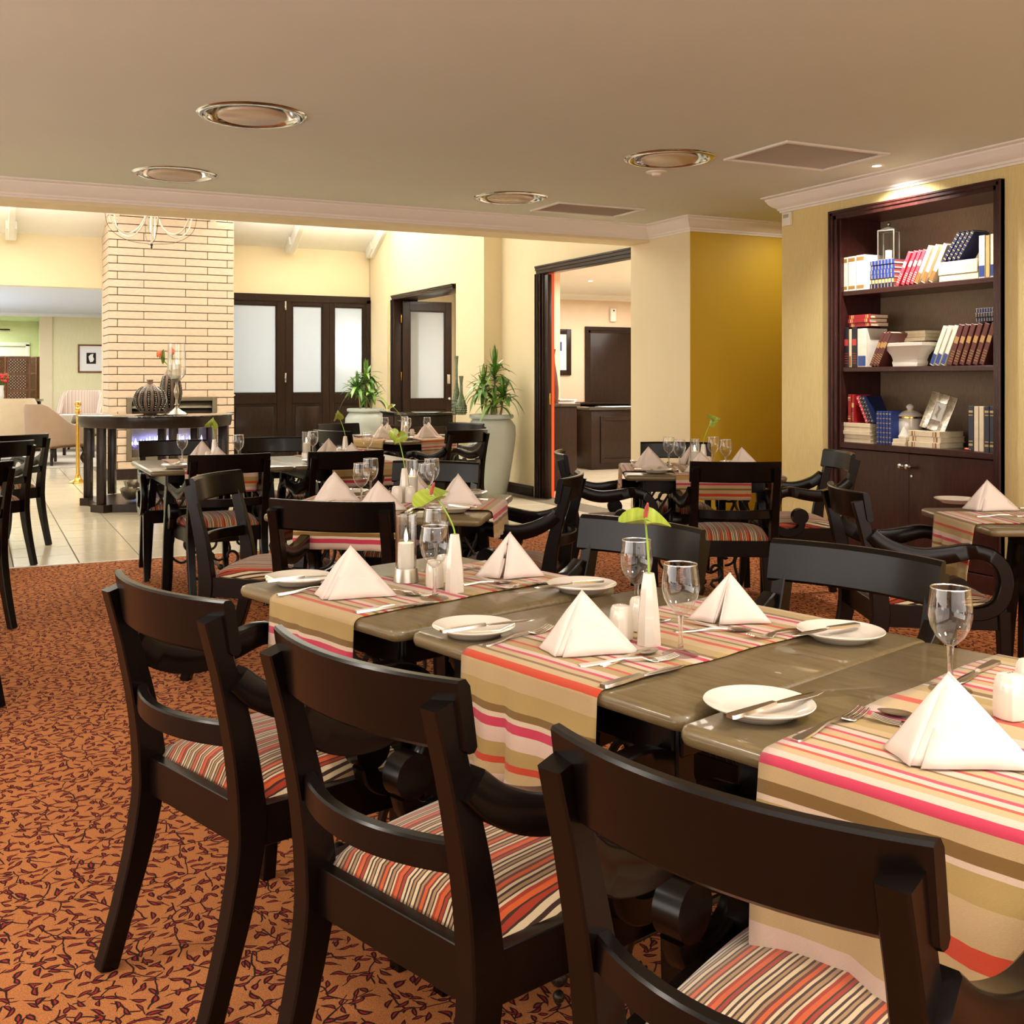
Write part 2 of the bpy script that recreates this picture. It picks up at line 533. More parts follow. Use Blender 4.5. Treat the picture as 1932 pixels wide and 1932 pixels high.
def leaf_mat(name, c1, c2, rough=0.35):
    m = NT(name).set(rough, 0, 0.5, 0.1)
    nz = m.noise(m.coord('Object', (30, 2, 2)), 4, 3)
    m.l(m.ramp(nz, [(0.3, c1), (0.7, c2)]), m.b.inputs['Base Color'])
    return m.m
M['leaf_a'] = leaf_mat('dracaena_leaf', srgb(52, 96, 30), srgb(96, 146, 52))
M['leaf_b'] = leaf_mat('dracaena_leaf_pale', srgb(84, 130, 44), srgb(140, 176, 76))
M['spathe'] = leaf_mat('anthurium_spathe', srgb(126, 146, 34), srgb(168, 182, 74), 0.3)
M['spadix'] = plain('anthurium_spadix', srgb(196, 84, 88), 0.5, var=0.15, vscale=60)
M['protea'] = plain('orange_flower', srgb(236, 128, 88), 0.7, var=0.2, vscale=60)
M['redflower'] = plain('red_flower', srgb(200, 40, 44), 0.7, var=0.2, vscale=60)
M['linen_rose'] = plain('rose_beige_upholstery', srgb(172, 144, 118), 0.85, var=0.03, vscale=10, bump=0.2, bscale=500)
M['cool_white'] = plain('cool_white_ceiling_paint', srgb(222, 231, 246), 0.7, var=0.01)
M['linen'] = plain('beige_upholstery', srgb(206, 184, 150), 0.85, var=0.03, vscale=10, bump=0.2, bscale=500)
m = NT('pinstripe_upholstery').set(0.85)
sep = m.n('ShaderNodeSeparateXYZ')
m.l(m.coord('Object'), sep.inputs[0])
f = m.math('FRACT', m.math('MULTIPLY', m.math('ADD', sep.outputs[0], 2.0), 22.0))
m.l(m.ramp(f, [(0, srgb(190, 168, 150)), (0.6, srgb(160, 120, 112)), (0.75, srgb(204, 186, 164))], 'CONSTANT'), m.b.inputs['Base Color'])
M['pinstripe'] = m.m
M['lattice'] = plain('screen_timber', srgb(112, 66, 22), 0.5, var=0.2, vscale=15)
M['silver_frame'] = plain('embossed_silver_frame', srgb(190, 184, 170), 0.25, 0.9, var=0.3, vscale=60, bump=0.8, bscale=60)


# ------------------------------------------------------------------ mesh helpers
def tag(o, label=None, cat=None, group=None, kind=None):
    if label:
        o['label'] = label
    if cat:
        o['category'] = cat
    if group:
        o['group'] = group
    if kind:
        o['kind'] = kind
    return o


def finish(bm, name, mat, smooth=True, angle=35):
    me = bpy.data.meshes.new(name)
    bmesh.ops.recalc_face_normals(bm, faces=bm.faces[:])
    if smooth:
        for f in bm.faces:
            f.smooth = True
    bm.to_mesh(me)
    bm.free()
    if smooth:
        me.set_sharp_from_angle(angle=rad(angle))
    mats = mat if isinstance(mat, (list, tuple)) else [mat]
    for mm in mats:
        me.materials.append(mm)
    return me


def put(name, me, parent=None, loc=(0, 0, 0), rot=(0, 0, 0)):
    o = bpy.data.objects.new(name, me)
    COL.objects.link(o)
    o.location = loc
    o.rotation_euler = rot
    if parent:
        o.parent = parent
    return o


def thing(name, label, cat, loc=(0, 0, 0), rz=0.0, group=None):
    o = bpy.data.objects.new(name, None)
    COL.objects.link(o)
    o.location = loc
    o.rotation_euler = (0, 0, rz)
    o.empty_display_size = 0.1
    return tag(o, label, cat, group)


def dup(root, loc=None, rz=None, label=None, group=None, rot=None):
    def cp(o, parent):
        c = o.copy()
        COL.objects.link(c)
        c.parent = parent
        for ch in kids.get(o, ()):
            cp(ch, c)
        return c
    kids = {}
    stack = [root]
    while stack:
        o = stack.pop()
        kids[o] = list(o.children)
        stack += kids[o]
    r = cp(root, None)
    if loc is not None:
        r.location = loc
    if rot is not None:
        r.rotation_euler = rot
    elif rz is not None:
        r.rotation_euler = (0, 0, rz)
    if label:
        r['label'] = label
    if group:
        r['group'] = group
    return r


def box(bm, cx, cy, cz, sx, sy, sz, bev=0.0, mi=0, rot=None, seg=2):
    mt = Matrix.Translation((cx, cy, cz))
    if rot is not None:
        mt = mt @ rot
    mt = mt @ Matrix.Diagonal((sx, sy, sz, 1))
    r = bmesh.ops.create_cube(bm, size=1.0, matrix=mt)
    vs = r['verts']
    fs = set(f for v in vs for f in v.link_faces)
    if bev > 0:
        es = set(e for v in vs for e in v.link_edges)
        rr = bmesh.ops.bevel(bm, geom=list(es), offset=bev, segments=seg, affect='EDGES', profile=0.5)
        fs = set(rr['faces']) | set(f for f in fs if f.is_valid)
    for f in fs:
        f.material_index = mi
    return fs


def box_me(name, sx, sy, sz, mat, bev=0.003, cz=None):
    """Box with its origin at the bottom centre."""
    bm = bmesh.new()
    box(bm, 0, 0, sz / 2 if cz is None else cz, sx, sy, sz, bev)
    return finish(bm, name, mat)


def slab(name, x0, x1, y0, y1, z0, z1, mat, parent=None, bev=0.0, kind=None):
    bm = bmesh.new()
    box(bm, (x0 + x1) / 2, (y0 + y1) / 2, (z0 + z1) / 2, abs(x1 - x0), abs(y1 - y0), abs(z1 - z0), bev)
    o = put(name, finish(bm, name, mat, smooth=bev > 0), parent)
    if kind:
        o['kind'] = kind
    return o


def catmull(pts, n=6):
    """Smooth list of tuples of any length."""
    P = [tuple(p) for p in pts]
    P = [tuple(2 * a - b for a, b in zip(P[0], P[1]))] + P + [tuple(2 * a - b for a, b in zip(P[-1], P[-2]))]
    out = []
    for i in range(1, len(P) - 2):
        for k in range(n):
            t = k / n
            out.append(tuple(0.5 * (2 * b + (c - a) * t + (2 * a - 5 * b + 4 * c - d) * t * t + (3 * b - a - 3 * c + d) * t ** 3)
                             for a, b, c, d in zip(P[i - 1], P[i], P[i + 1], P[i + 2])))
    out.append(P[-2])
    return out


def sweep(bm, path, side, w, t, corner=0.25, round_=False, n=8, mi=0, cap=True):
    """Sweep a section along path. side: constant vector across the width; w, t: lists or numbers
    (width along side, thickness across)."""
    N = len(path)
    W = w if isinstance(w, (list, tuple)) else [w] * N
    T = t if isinstance(t, (list, tuple)) else [t] * N
    rings = []
    side = Vector(side).normalized() if side is not None else None
    prev = None
    for i, p in enumerate(path):
        p = Vector(p[:3])
        a = Vector(path[max(0, i - 1)][:3])
        b = Vector(path[min(N - 1, i + 1)][:3])
        tan = (b - a).normalized()
        if side is not None:
            s = side
            u = tan.cross(s).normalized()
        else:
            if prev is None:
                ref = Vector((0, 0, 1)) if abs(tan.z) < 0.9 else Vector((1, 0, 0))
                s = tan.cross(ref).normalized()
            else:
                s = (prev - tan * prev.dot(tan)).normalized()
            prev = s
            u = tan.cross(s).normalized()
        hw, ht = W[i] / 2, T[i] / 2
        ring = []
        if round_:
            for k in range(n):
                an = 2 * pi * k / n
                ring.append(bm.verts.new(p + s * hw * cos(an) + u * ht * sin(an)))
        else:
            c = min(hw, ht) * corner
            for sx, sy in ((hw, ht - c), (hw - c, ht), (-hw + c, ht), (-hw, ht - c), (-hw, -ht + c), (-hw + c, -ht), (hw - c, -ht), (hw, -ht + c)):
                ring.append(bm.verts.new(p + s * sx + u * sy))
        rings.append(ring)
    for r0, r1 in zip(rings, rings[1:]):
        k = len(r0)
        for j in range(k):
            f = bm.faces.new((r0[j], r0[(j + 1) % k], r1[(j + 1) % k], r1[j]))
            f.material_index = mi
    if cap:
        bm.faces.new(rings[0]).material_index = mi
        bm.faces.new(rings[-1][::-1]).material_index = mi


def tube(bm, path, r, n=8, mi=0):
    R = [x * 2 for x in r] if isinstance(r, (list, tuple)) else 2 * r
    sweep(bm, path, None, R, R, round_=True, n=n, mi=mi)


def lathe(bm, prof, n=32, mi=0, cx=0, cy=0, cz=0, sq=0.0, closed=False):
    """Revolve (r, z). sq > 0 squares the section."""
    rings = []
    for r, z in prof:
        if r < 1e-6:
            rings.append([bm.verts.new((cx, cy, cz + z))])
            continue
        ring = []
        for k in range(n):
            a = 2 * pi * k / n
            f = 1.0
            if sq:
                f = (1 - sq) + sq / max(abs(cos(a)), abs(sin(a)))
            ring.append(bm.verts.new((cx + r * f * cos(a), cy + r * f * sin(a), cz + z)))
        rings.append(ring)
    for a, b in zip(rings, rings[1:]):
        if len(a) == 1 and len(b) == 1:
            continue
        for k in range(n):
            k2 = (k + 1) % n
            if len(a) == 1:
                f = bm.faces.new((a[0], b[k], b[k2]))
            elif len(b) == 1:
                f = bm.faces.new((a[k], a[k2], b[0]))
            else:
                f = bm.faces.new((a[k], a[k2], b[k2], b[k]))
            f.material_index = mi


def lathe_me(name, prof, mat, n=32, sq=0.0, angle=40):
    bm = bmesh.new()
    lathe(bm, prof, n, sq=sq)
    return finish(bm, name, mat, angle=angle)


def ball(bm, x, y, z, r, mi=0, sx=1, sy=1, sz=1, u=16, v=10):
    rr = bmesh.ops.create_uvsphere(bm, u_segments=u, v_segments=v, radius=r,
                                   matrix=Matrix.Translation((x, y, z)) @ Matrix.Diagonal((sx, sy, sz, 1)))
    for vv in rr['verts']:
        for f in vv.link_faces:
            f.material_index = mi


def outline(bm, pts, depth, axis='x', off=0.0, mi=0):
    """Extrude a closed 2-D outline by depth about the middle plane."""
    def mk(a, b, d):
        return {'x': (d, a, b), 'y': (a, d, b), 'z': (a, b, d)}[axis]
    A = [bm.verts.new(mk(a, b, off - depth / 2)) for a, b in pts]
    B = [bm.verts.new(mk(a, b, off + depth / 2)) for a, b in pts]
    bm.faces.new(A).material_index = mi
    bm.faces.new(B[::-1]).material_index = mi
    n = len(pts)
    for i in range(n):
        bm.faces.new((A[i], A[(i + 1) % n], B[(i + 1) % n], B[i])).material_index = mi


def facing(phi):
    """Rotation about z that turns local +y to compass angle phi (clockwise from world +y)."""
    return -phi


def fwd(phi):
    return Vector((sin(phi), cos(phi), 0))


def rgt(phi):
    return Vector((cos(phi), -sin(phi), 0))


random.seed(7)
# ================================================================== the setting
ZC = 2.63          # main ceiling
XR = 5.42          # right wall
YB = 7.85          # front face of the beam
DOWNLIGHTS = [(1.28, 5.41), (1.19, 7.19), (3.85, 5.38), (3.61, 7.05)]
VENTS = [(4.55, 4.96, 0.80, 0.57), (4.41, 7.27, 0.80, 0.46)]


def struct(o, kind='structure'):
    o['kind'] = kind
    return o


# carpeted and tiled floors
slab('floor_carpet', -4.0, 7.3, -2.5, 7.80, -0.05, 0.0, M['carpet'], kind='structure')
slab('trim_1', -4.0, 5.42, 7.795, 7.815, -0.01, 0.004, M['crown'], kind='structure')
tf = slab('floor_tiled', -4.0, 5.60, 7.815, 16.3, -0.05, -0.006, M['grout'], kind='structure')
TS, GAP = 0.42, 0.009
bm = bmesh.new()
box(bm, 0, 0, -0.004, TS - GAP, TS - GAP, 0.008, 0.0015, seg=1)
tile_me = finish(bm, 'tile', M['tile'])
ny = 16
for i in range(13):
    for j in range(ny):
        x = 0.02 + i * TS
        y = 7.82 + TS / 2 + j * TS
        if x > 5.2 and y > 10.7:
            continue
        put('tile', tile_me, tf, (x, y, 0))
bm = bmesh.new()
for i in range(-9, 13):
    for j in range(0, 20):
        x, y = 0.02 + i * TS, 7.82 + TS / 2 + j * TS
        if i >= 0 and j < ny:
            continue
        if (y > 14.3 and x > 1.35) or (x > 5.2 and y > 10.7):
            continue
        box(bm, x, y, -0.004, TS - GAP, TS - GAP, 0.008)
put('far_tiles', finish(bm, 'far_tiles', M['tile'], smooth=False), tf)['kind'] = 'stuff'
slab('floor_lounge', -4.0, 6.2, 16.3, 24.4, -0.05, 0.0, M['grey_carpet'], kind='structure')
rf_ = slab('floor_reception', 5.60, 10.6, 7.35, 14.6, -0.05, -0.006, M['grout'], kind='structure')
bm = bmesh.new()
for i in range(12):
    for j in range(18):
        box(bm, 5.82 + i * TS, 7.56 + j * TS, -0.004, TS - GAP, TS - GAP, 0.008)
put('far_tiles', finish(bm, 'far_tiles', M['tile'], smooth=False), rf_)['kind'] = 'stuff'

# main ceiling with openings for the fittings
bm = bmesh.new()


def loop_edges(pts, z):
    vs = [bm.verts.new((x, y, z)) for x, y in pts]
    for i in range(len(vs)):
        bm.edges.new((vs[i], vs[(i + 1) % len(vs)]))


loop_edges([(-4.0, -2.5), (7.3, -2.5), (7.3, 7.9), (-4.0, 7.9)], ZC)
for x, y in DOWNLIGHTS:
    loop_edges([(x + 0.235 * cos(2 * pi * k / 40), y + 0.235 * sin(2 * pi * k / 40)) for k in range(40)], ZC)
for x, y, sx, sy in VENTS:
    loop_edges([(x - sx / 2 + .02, y - sy / 2 + .02), (x + sx / 2 - .02, y - sy / 2 + .02), (x + sx / 2 - .02, y + sy / 2 - .02), (x - sx / 2 + .02, y + sy / 2 - .02)], ZC)
bmesh.ops.triangle_fill(bm, use_beauty=True, use_dissolve=False, edges=bm.edges[:])
ceil_me = finish(bm, 'ceiling', M['ceiling'], smooth=False)
ceil = struct(put('ceiling', ceil_me))
slab('ceiling_backing', -4.0, 7.3, -2.5, 7.9, 2.80, 2.90, M['dark_gap'], kind='structure')

# walls of the dining room
slab('wall_left', -4.1, -4.0, -2.5, 24.4, 0, 5.2, M['paint_cream'], kind='structure')
slab('wall_back', -4.1, 7.4, -2.6, -2.5, 0, 2.9, M['paint_cream'], kind='structure')
wr = slab('wall_right', XR, XR + 0.60, -2.5, 4.27, 0, 2.9, M['wallpaper'], kind='structure')
slab('wall_right_panel', XR, XR + 0.60, 5.66, 6.16, 0, 2.9, M['wallpaper'], wr)
slab('wall_right_header', XR, XR + 0.60, 4.27, 5.66, 2.445, 2.9, M['wallpaper'], wr)
slab('wall_right_backing', XR + 0.42, XR + 0.60, 4.27, 5.66, 0, 2.445, M['wallpaper'], wr)
slab('wall_alcove_near', XR + 0.60, 7.3, 6.06, 6.16, 0, 2.9, M['mustard'], kind='structure')
slab('wall_alcove_side', 7.3, 7.4, 6.06, 7.40, 0, 2.9, M['mustard'], kind='structure')
slab('wall_alcove', 5.40, 7.3, 7.25, 7.256, 0, 2.9, M['mustard'], kind='structure')
slab('wall_pillar', 5.40, 5.60, 7.256, 8.14, 0, 5.2, M['paint_cream'], kind='structure')
slab('wall_reception_near', 5.60, 10.7, 7.256, 7.35, 0, 2.9, M['beige_wall'], kind='structure')
# beam and the gable wall over it
slab('wall_beam', -4.0, 5.40, YB, 8.15, 2.487, 4.0, M['paint_cream'], kind='structure')
# wall with the two doorways
wd = slab('wall_doorway', 5.47, 5.53, 8.14, 10.04, 2.44, 5.2, M['paint_cream'], kind='structure')
slab('wall_doorway_pier', 5.47, 5.53, 10.04, 10.91, 0, 5.2, M['paint_cream'], wd)
slab('wall_doorway_orange', 5.531, 5.642, 9.985, 10.905, 0, 2.62, M['orange'], wd)
ws = slab('wall_side', 5.245, 5.60, 10.91, 11.69, 0, 5.2, M['paint_cream'], kind='structure')
slab('wall_side_header', 5.245, 5.60, 11.69, 13.82, 2.43, 5.2, M['paint_cream'], ws)
slab('wall_side_pier', 5.245, 5.60, 13.82, 14.7, 0, 5.2, M['paint_cream'], ws)
slab('wall_side_pilaster', 5.215, 5.245, 13.98, 14.7, 0, 5.2, M['paint_cream'], ws)
# back wall of the hall
wb = slab('wall_hall_back', 3.05, 5.245, 14.7, 14.85, 2.46, 3.15, M['paint_cream'], kind='structure')
slab('wall_hall_back_header', -4.0, 1.51, 14.7, 14.85, 2.465, 3.15, M['paint_cream'], wb)
slab('wall_hall_back_pier', 1.51, 3.05, 14.7, 14.85, 0, 3.15, M['paint_cream'], wb)
slab('wall_hall_back_corner', 5.21, 5.6, 14.7, 14.85, 0, 5.2, M['paint_cream'], wb)

# sloping white roof with rafters
SL = rad(30)
roof = thing('ceiling_hall', None, None, (0, 0, 0))
struct(roof)
RL = (14.75 - 11.4) / cos(SL)
bm = bmesh.new()
box(bm, 0, 0, 0.02, 1.19, RL, 0.04, 0.004, seg=1)
panel_me = finish(bm, 'roof_panel', M['white_board'])
bm = bmesh.new()
box(bm, 0, 0, -0.09, 0.075, RL - 0.3, 0.18, 0.006, seg=1)
raf_me = finish(bm, 'rafter', M['white_board'])
bm = bmesh.new()
box(bm, 0, 0, 0, 0.13, 0.24, 0.20, 0.006, seg=1)
shoe_me = finish(bm, 'rafter_shoe', M['white_board'])
for k in range(-4, 5):
    xr = 0.40 + 1.2 * k
    for s in (1, -1):
        yc = 11.4 + s * (14.75 - 11.4) / 2
        zc = 3.10 + (14.75 - 11.4) / 2 * math.tan(SL)
        put('roof_panel', panel_me, roof, (xr + 0.6, yc, zc), (-s * SL, 0, 0))
        put('rafter', raf_me, roof, (xr, yc, zc), (-s * SL, 0, 0))
        put('rafter_shoe', shoe_me, roof, (xr, 11.4 + s * 3.17, 3.17), (-s * SL, 0, 0))

# lounge and green room beyond the opening
slab('ceiling_lounge', -4.0, 6.2, 14.85, 21.5, 2.50, 2.6, M['cool_white'], kind='structure')
slab('ceiling_green_room', -4.0, 1.3, 21.62, 24.4, 2.48, 2.6, M['green_ceiling'], kind='structure')
slab('wall_lounge', 1.20, 6.2, 21.5, 21.62, 0, 2.6, M['wallpaper_pale'], kind='structure')
slab('wall_lounge_header', -4.0, 1.20, 21.5, 21.62, 2.44, 2.6, M['white_board'], kind='structure')
slab('wall_green', -4.0, 1.3, 24.3, 24.4, 0, 2.6, M['green_wall'], kind='structure')
slab('wall_green_side', 1.20, 1.32, 21.62, 24.4, 0, 2.6, M['green_wall'], kind='structure')
slab('wall_lounge_side', 6.1, 6.2, 14.85, 21.5, 0, 2.6, M['wallpaper_pale'], kind='structure')
slab('trim_2', -4.0, 6.1, 21.42, 21.5, 2.44, 2.50, M['white_board'], kind='structure')
slab('trim_3', 1.08, 1.30, 21.46, 21.50, 0, 2.44, M['paint_cream'], kind='structure')

# reception room
slab('ceiling_reception', 5.60, 10.6, 7.3, 14.6, 2.60, 2.7, M['white_board'], kind='structure')
slab('wall_reception', 6.50, 10.6, 14.40, 14.5, 0, 2.7, M['beige_wall'], kind='structure')
slab('wall_reception_side', 10.5, 10.6, 7.3, 14.5, 0, 2.7, M['beige_wall'], kind='structure')
slab('wall_reception_left', 6.50, 6.58, 11.6, 14.4, 0, 2.7, M['beige_wall'], kind='structure')
slab('wall_reception_return', 5.60, 6.58, 11.5, 11.6, 0, 2.7, M['beige_wall'], kind='structure')
slab('wall_side_room', 5.60, 6.58, 14.6, 14.7, 0, 2.7, M['paint_cream'], kind='structure')
slab('ceiling_side_room', 5.60, 6.5, 11.6, 14.6, 2.62, 2.7, M['white_board'], kind='structure')


# cornices
def crown(name, pts, prof, mat, inward=1):
    """Mitred moulding along a polyline; the room lies to the right of the direction of travel."""
    n = len(pts)
    nor = []
    for i in range(n - 1):
        d = Vector((pts[i + 1][0] - pts[i][0], pts[i + 1][1] - pts[i][1], 0)).normalized()
        nor.append(Vector((d.y, -d.x, 0)) * inward)
    rings = []
    bm = bmesh.new()
    for i, p in enumerate(pts):
        if i == 0:
            m_ = nor[0]
        elif i == n - 1:
            m_ = nor[-1]
        else:
            m_ = (nor[i - 1] + nor[i])
            m_ = m_ / m_.dot(nor[i]) if abs(m_.dot(nor[i])) > 1e-6 else nor[i]
        rings.append([bm.verts.new((p[0] + m_.x * o, p[1] + m_.y * o, z)) for o, z in prof])
    for a, b in zip(rings, rings[1:]):
        k = len(a)
        for j in range(k):
            bm.faces.new((a[j], a[(j + 1) % k], b[(j + 1) % k], b[j]))
    bm.faces.new(rings[0])
    bm.faces.new(rings[-1][::-1])
    return struct(put(name, finish(bm, name, mat, angle=30)))


def cprof(z1, h=0.12, o=0.11):
    P = [(0, -h), (.010, -h), (.014, -h + .014), (.022, -h + .016), (.026, -h + .030), (.045, -h + .042), (.068, -h + .062), (.082, -h + .086), (.088, -h + .092), (.088, -h + .102), (.100, -h + .106), (.110, -h + .112), (.110, 0), (0, 0)]
    return [(a * o / .11, z1 + b * h / 0.12) for a, b in P]


crown('trim_4', [(XR, -2.5), (XR, 6.16), (7.3, 6.16), (7.3, 7.25), (5.40, 7.25), (5.40, YB), (-4.0, YB), (-4.0, -2.5)], cprof(ZC), M['crown'], -1)
crown('trim_5', [(6.58, 14.40), (10.5, 14.40), (10.5, 7.4)], cprof(2.60, 0.10, 0.10), M['white_board'], 1)
# skirtings
bprof = [(0, 0), (.016, 0), (.016, .085), (.010, .092), (.010, .104), (.004, .11), (0, .11)]


def skirting(name, pts, s):
    return crown(name, pts, bprof, M['joinery'], s)


skirting('baseboard_right', [(XR, -2.5), (XR, 4.25)], -1)
skirting('baseboard_right_end', [(XR, 5.68), (XR, 6.16), (6.9, 6.16)], -1)
skirting('baseboard_pillar', [(7.3, 7.25), (5.40, 7.25), (5.40, 8.12)], -1)
skirting('baseboard_doorway', [(5.47, 10.13), (5.47, 10.91), (5.245, 10.91), (5.245, 11.60)], -1)
skirting('baseboard_left', [(-4.0, -2.5), (-4.0, 14.6)], 1)
skirting('baseboard_reception', [(8.3, 14.40), (10.5, 14.40)], 1)

# brown door casing (nearer doorway) and its sliding leaf
dc = thing('door_1', None, None, (5.47, 9.1, 0))
struct(dc)


def casing(parent, x0, y0, y1, ztop, w=0.085, d=0.022, left_only=False, ox=0, oy=0):
    """Moulded frame round an opening in a wall of constant x; coordinates relative to parent."""
    bm = bmesh.new()
    for k, (ww, dd) in enumerate(((w, d), (w * 0.62, d * 1.5), (w * 0.25, d * 1.9))):
        box(bm, x0 - dd / 2, y1 + w - ww / 2, ztop / 2, dd, ww, ztop, 0.003, seg=1)
        box(bm, x0 - dd / 2, (y0 + y1) / 2 + w / 2, ztop + w - ww / 2, dd, y1 - y0 + w, ww, 0.003, seg=1)
    if not left_only:
        box(bm, x0 - d / 2, y0 - w / 2, ztop / 2, d, w, ztop, 0.003, seg=1)
    return put('casing', finish(bm, 'casing', M['joinery']), parent)


casing(dc, 0, 8.145 - 9.1, 9.96 - 9.1, 2.40, left_only=True)
put('jamb', box_me('jamb', 0.058, 0.045, 2.40, M['joinery']), dc, (0.030, 9.955 - 9.1, 0))
put('head', box_me('head', 0.09, 1.80, 0.045, M['joinery']), dc, (0.046, 9.05 - 9.1, 2.395))
lf = put('sliding_leaf', box_me('sliding_leaf', 0.045, 0.10, 2.38, M['joinery']), dc, (0.031, 9.88 - 9.1, 0.003))
put('latch', box_me('latch', 0.012, 0.004, 0.12, M['brass']), lf, (0, -0.052, 1.0))

# door 2: casing and an open leaf with frosted glass
dc2 = thing('door_2', None, None, (5.245, 12.75, 0))
struct(dc2)
casing(dc2, 0, 11.74 - 12.75, 13.77 - 12.75, 2.37, w=0.06, left_only=True)
put('jamb', box_me('jamb', 0.35, 0.04, 2.37, M['joinery']), dc2, (0.175, 13.79 - 12.75, 0))
put('head', box_me('head', 0.35, 2.06, 0.05, M['joinery']), dc2, (0.175, 0.0, 2.37))


def glazed_leaf(name, w, h, z0, z1, parent, loc, rz=0.0, st=0.085, thick=0.045, muntin=None):
    """Panelled door leaf, glass above a raised panel. Local x across the leaf, faces -y."""
    root = put(name, None, parent, loc, (0, 0, rz))
    bm = bmesh.new()
    box(bm, -w / 2 + st / 2, 0, h / 2, st, thick, h, 0.003, seg=1)
    box(bm, w / 2 - st / 2, 0, h / 2, st, thick, h, 0.003, seg=1)
    box(bm, 0, 0, (h + z1) / 2, w - 2 * st, thick * .98, h - z1, 0.003, seg=1)
    box(bm, 0, 0, z0 - 0.07, w - 2 * st, thick * .98, 0.14, 0.003, seg=1)
    box(bm, 0, 0, 0.09, w - 2 * st, thick * .98, 0.18, 0.003, seg=1)
    put('stiles', finish(bm, 'stiles', M['joinery']), root)
    bm = bmesh.new()
    ph = z0 - 0.14 - 0.18
    box(bm, 0, 0, 0.18 + ph / 2, w - 2 * st, 0.018, ph, 0)
    box(bm, 0, 0, 0.18 + ph / 2, w - 2 * st - 0.09, 0.036, ph - 0.09, 0.009, seg=2)
    put('lower_panel', finish(bm, 'lower_panel', M['joinery']), root)
    bm = bmesh.new()
    g = 0.018
    for sx in (-1, 1):
        box(bm, sx * (w / 2 - st - g / 2), 0, (z0 + z1) / 2, g, 0.03, z1 - z0, 0.003, seg=1)
    for zz in (z0 + g / 2, z1 - g / 2):
        box(bm, 0, 0, zz, w - 2 * st - 2 * g, 0.03, g, 0.003, seg=1)
    put('glazing_bead', finish(bm, 'glazing_bead', M['joinery']), root)
    bm = bmesh.new()
    box(bm, 0, 0, (z0 + z1) / 2, w - 2 * st, 0.006, z1 - z0, 0)
    put('frosted_pane', finish(bm, 'frosted_pane', M['frosted'], False), root)
    return root


lf = glazed_leaf('door_leaf', 0.74, 2.35, 0.98, 2.22, dc2, (0.475, 13.74 - 12.75, 0.005), 0.0, 0.10)
for zz, r_ in ((1.28, 0.0), (1.03, 0.0)):
    pass
put('lock_plate', box_me('lock_plate', 0.045, 0.004, 0.13, M['chrome']), lf, (0.32, -0.025, 1.20))
bm = bmesh.new()
ball(bm, 0.32, -0.045, 0.99, 0.022)
put('knob', finish(bm, 'knob', M['chrome']), lf)
for zz in (0.35, 1.25, 2.05):
    put('hinge', box_me('hinge', 0.012, 0.012, 0.12, M['brass']), dc2, (0.09, 13.745 - 12.75, zz))

# bank of glazed doors in the back wall of the hall


def bx(px, Y):
    t = (px - CX) / F_PX
    return Y * (sin(YAW) + cos(YAW) * t) / (cos(YAW) - sin(YAW) * t)


d3 = thing('door_3', None, None, (4.15, 14.70, 0))
struct(d3)
bm = bmesh.new()
box(bm, (3.07 + 5.21) / 2 - 4.15, 0.0, 2.415, 5.21 - 3.07, 0.08, 0.10, 0.004, seg=1)
box(bm, 5.185 - 4.15, 0.0, 1.21, 0.07, 0.08, 2.42, 0.004, seg=1)
put('frame', finish(bm, 'frame', M['joinery']), d3)
edges = [3.075, bx(537.5, 14.7), bx(620.5, 14.7), bx(693, 14.7)]
for k in range(3):
    a, b = edges[k] + 0.0006, edges[k + 1] - 0.0006
    st = (0.12, 0.10, 0.07)[k]
    lf = glazed_leaf('door_leaf', b - a, 2.362, 1.06, 2.31, d3, ((a + b) / 2 - 4.15, 0.0, 0.005), 0.0, st)
    if k == 0:
        bm = bmesh.new()
        box(bm, -0.42, -0.03, 1.02, 0.03, 0.02, 0.12, 0.004)
        box(bm, -0.36, -0.06, 1.045, 0.16, 0.016, 0.02, 0.006)
        box(bm, -0.43, -0.045, 1.045, 0.02, 0.04, 0.02, 0.004)
        put('handle', finish(bm, 'handle', M['white_plastic']), lf)
    if k == 1:
        for zz in (1.22, 2.24):
            put('hinge', box_me('hinge', 0.022, 0.02, 0.13, M['chrome']), lf, (-(b - a) / 2, -0.03, zz))
# ground outside the frosted doors: a pale terrace wall that the daylight falls on
slab('wall_terrace', 3.06, 5.9, 16.0, 16.1, 0, 2.6, M['white_board'], kind='structure')
slab('wall_terrace_side', 2.98, 3.06, 14.85, 16.1, 0, 2.6, M['white_board'], kind='structure')

# reception door in the far wall
d4 = thing('door_4', None, None, (bx(1150, 14.4), 14.40, 0))
struct(d4)
xa, xb = bx(1103, 14.4), bx(1103, 14.4) + 1.06
cx_ = (xa + xb) / 2
d4.location.x = cx_
bm = bmesh.new()
for ww, dd in ((0.10, 0.02), (0.06, 0.032)):
    for s in (-1, 1):
        box(bm, s * (0.53 - ww / 2 + (0.10 - ww) * 0 - 0.0), -dd / 2, 1.0, ww, dd, 2.0 + 0.10, 0.003, seg=1)
    box(bm, 0, -dd / 2, 2.10 - ww / 2, 1.06, dd, ww, 0.003, seg=1)
put('casing', finish(bm, 'casing', M['joinery']), d4)
put('door_leaf', box_me('door_leaf', 0.86, 0.02, 2.0, M['joinery']), d4, (0, -0.005, 0))
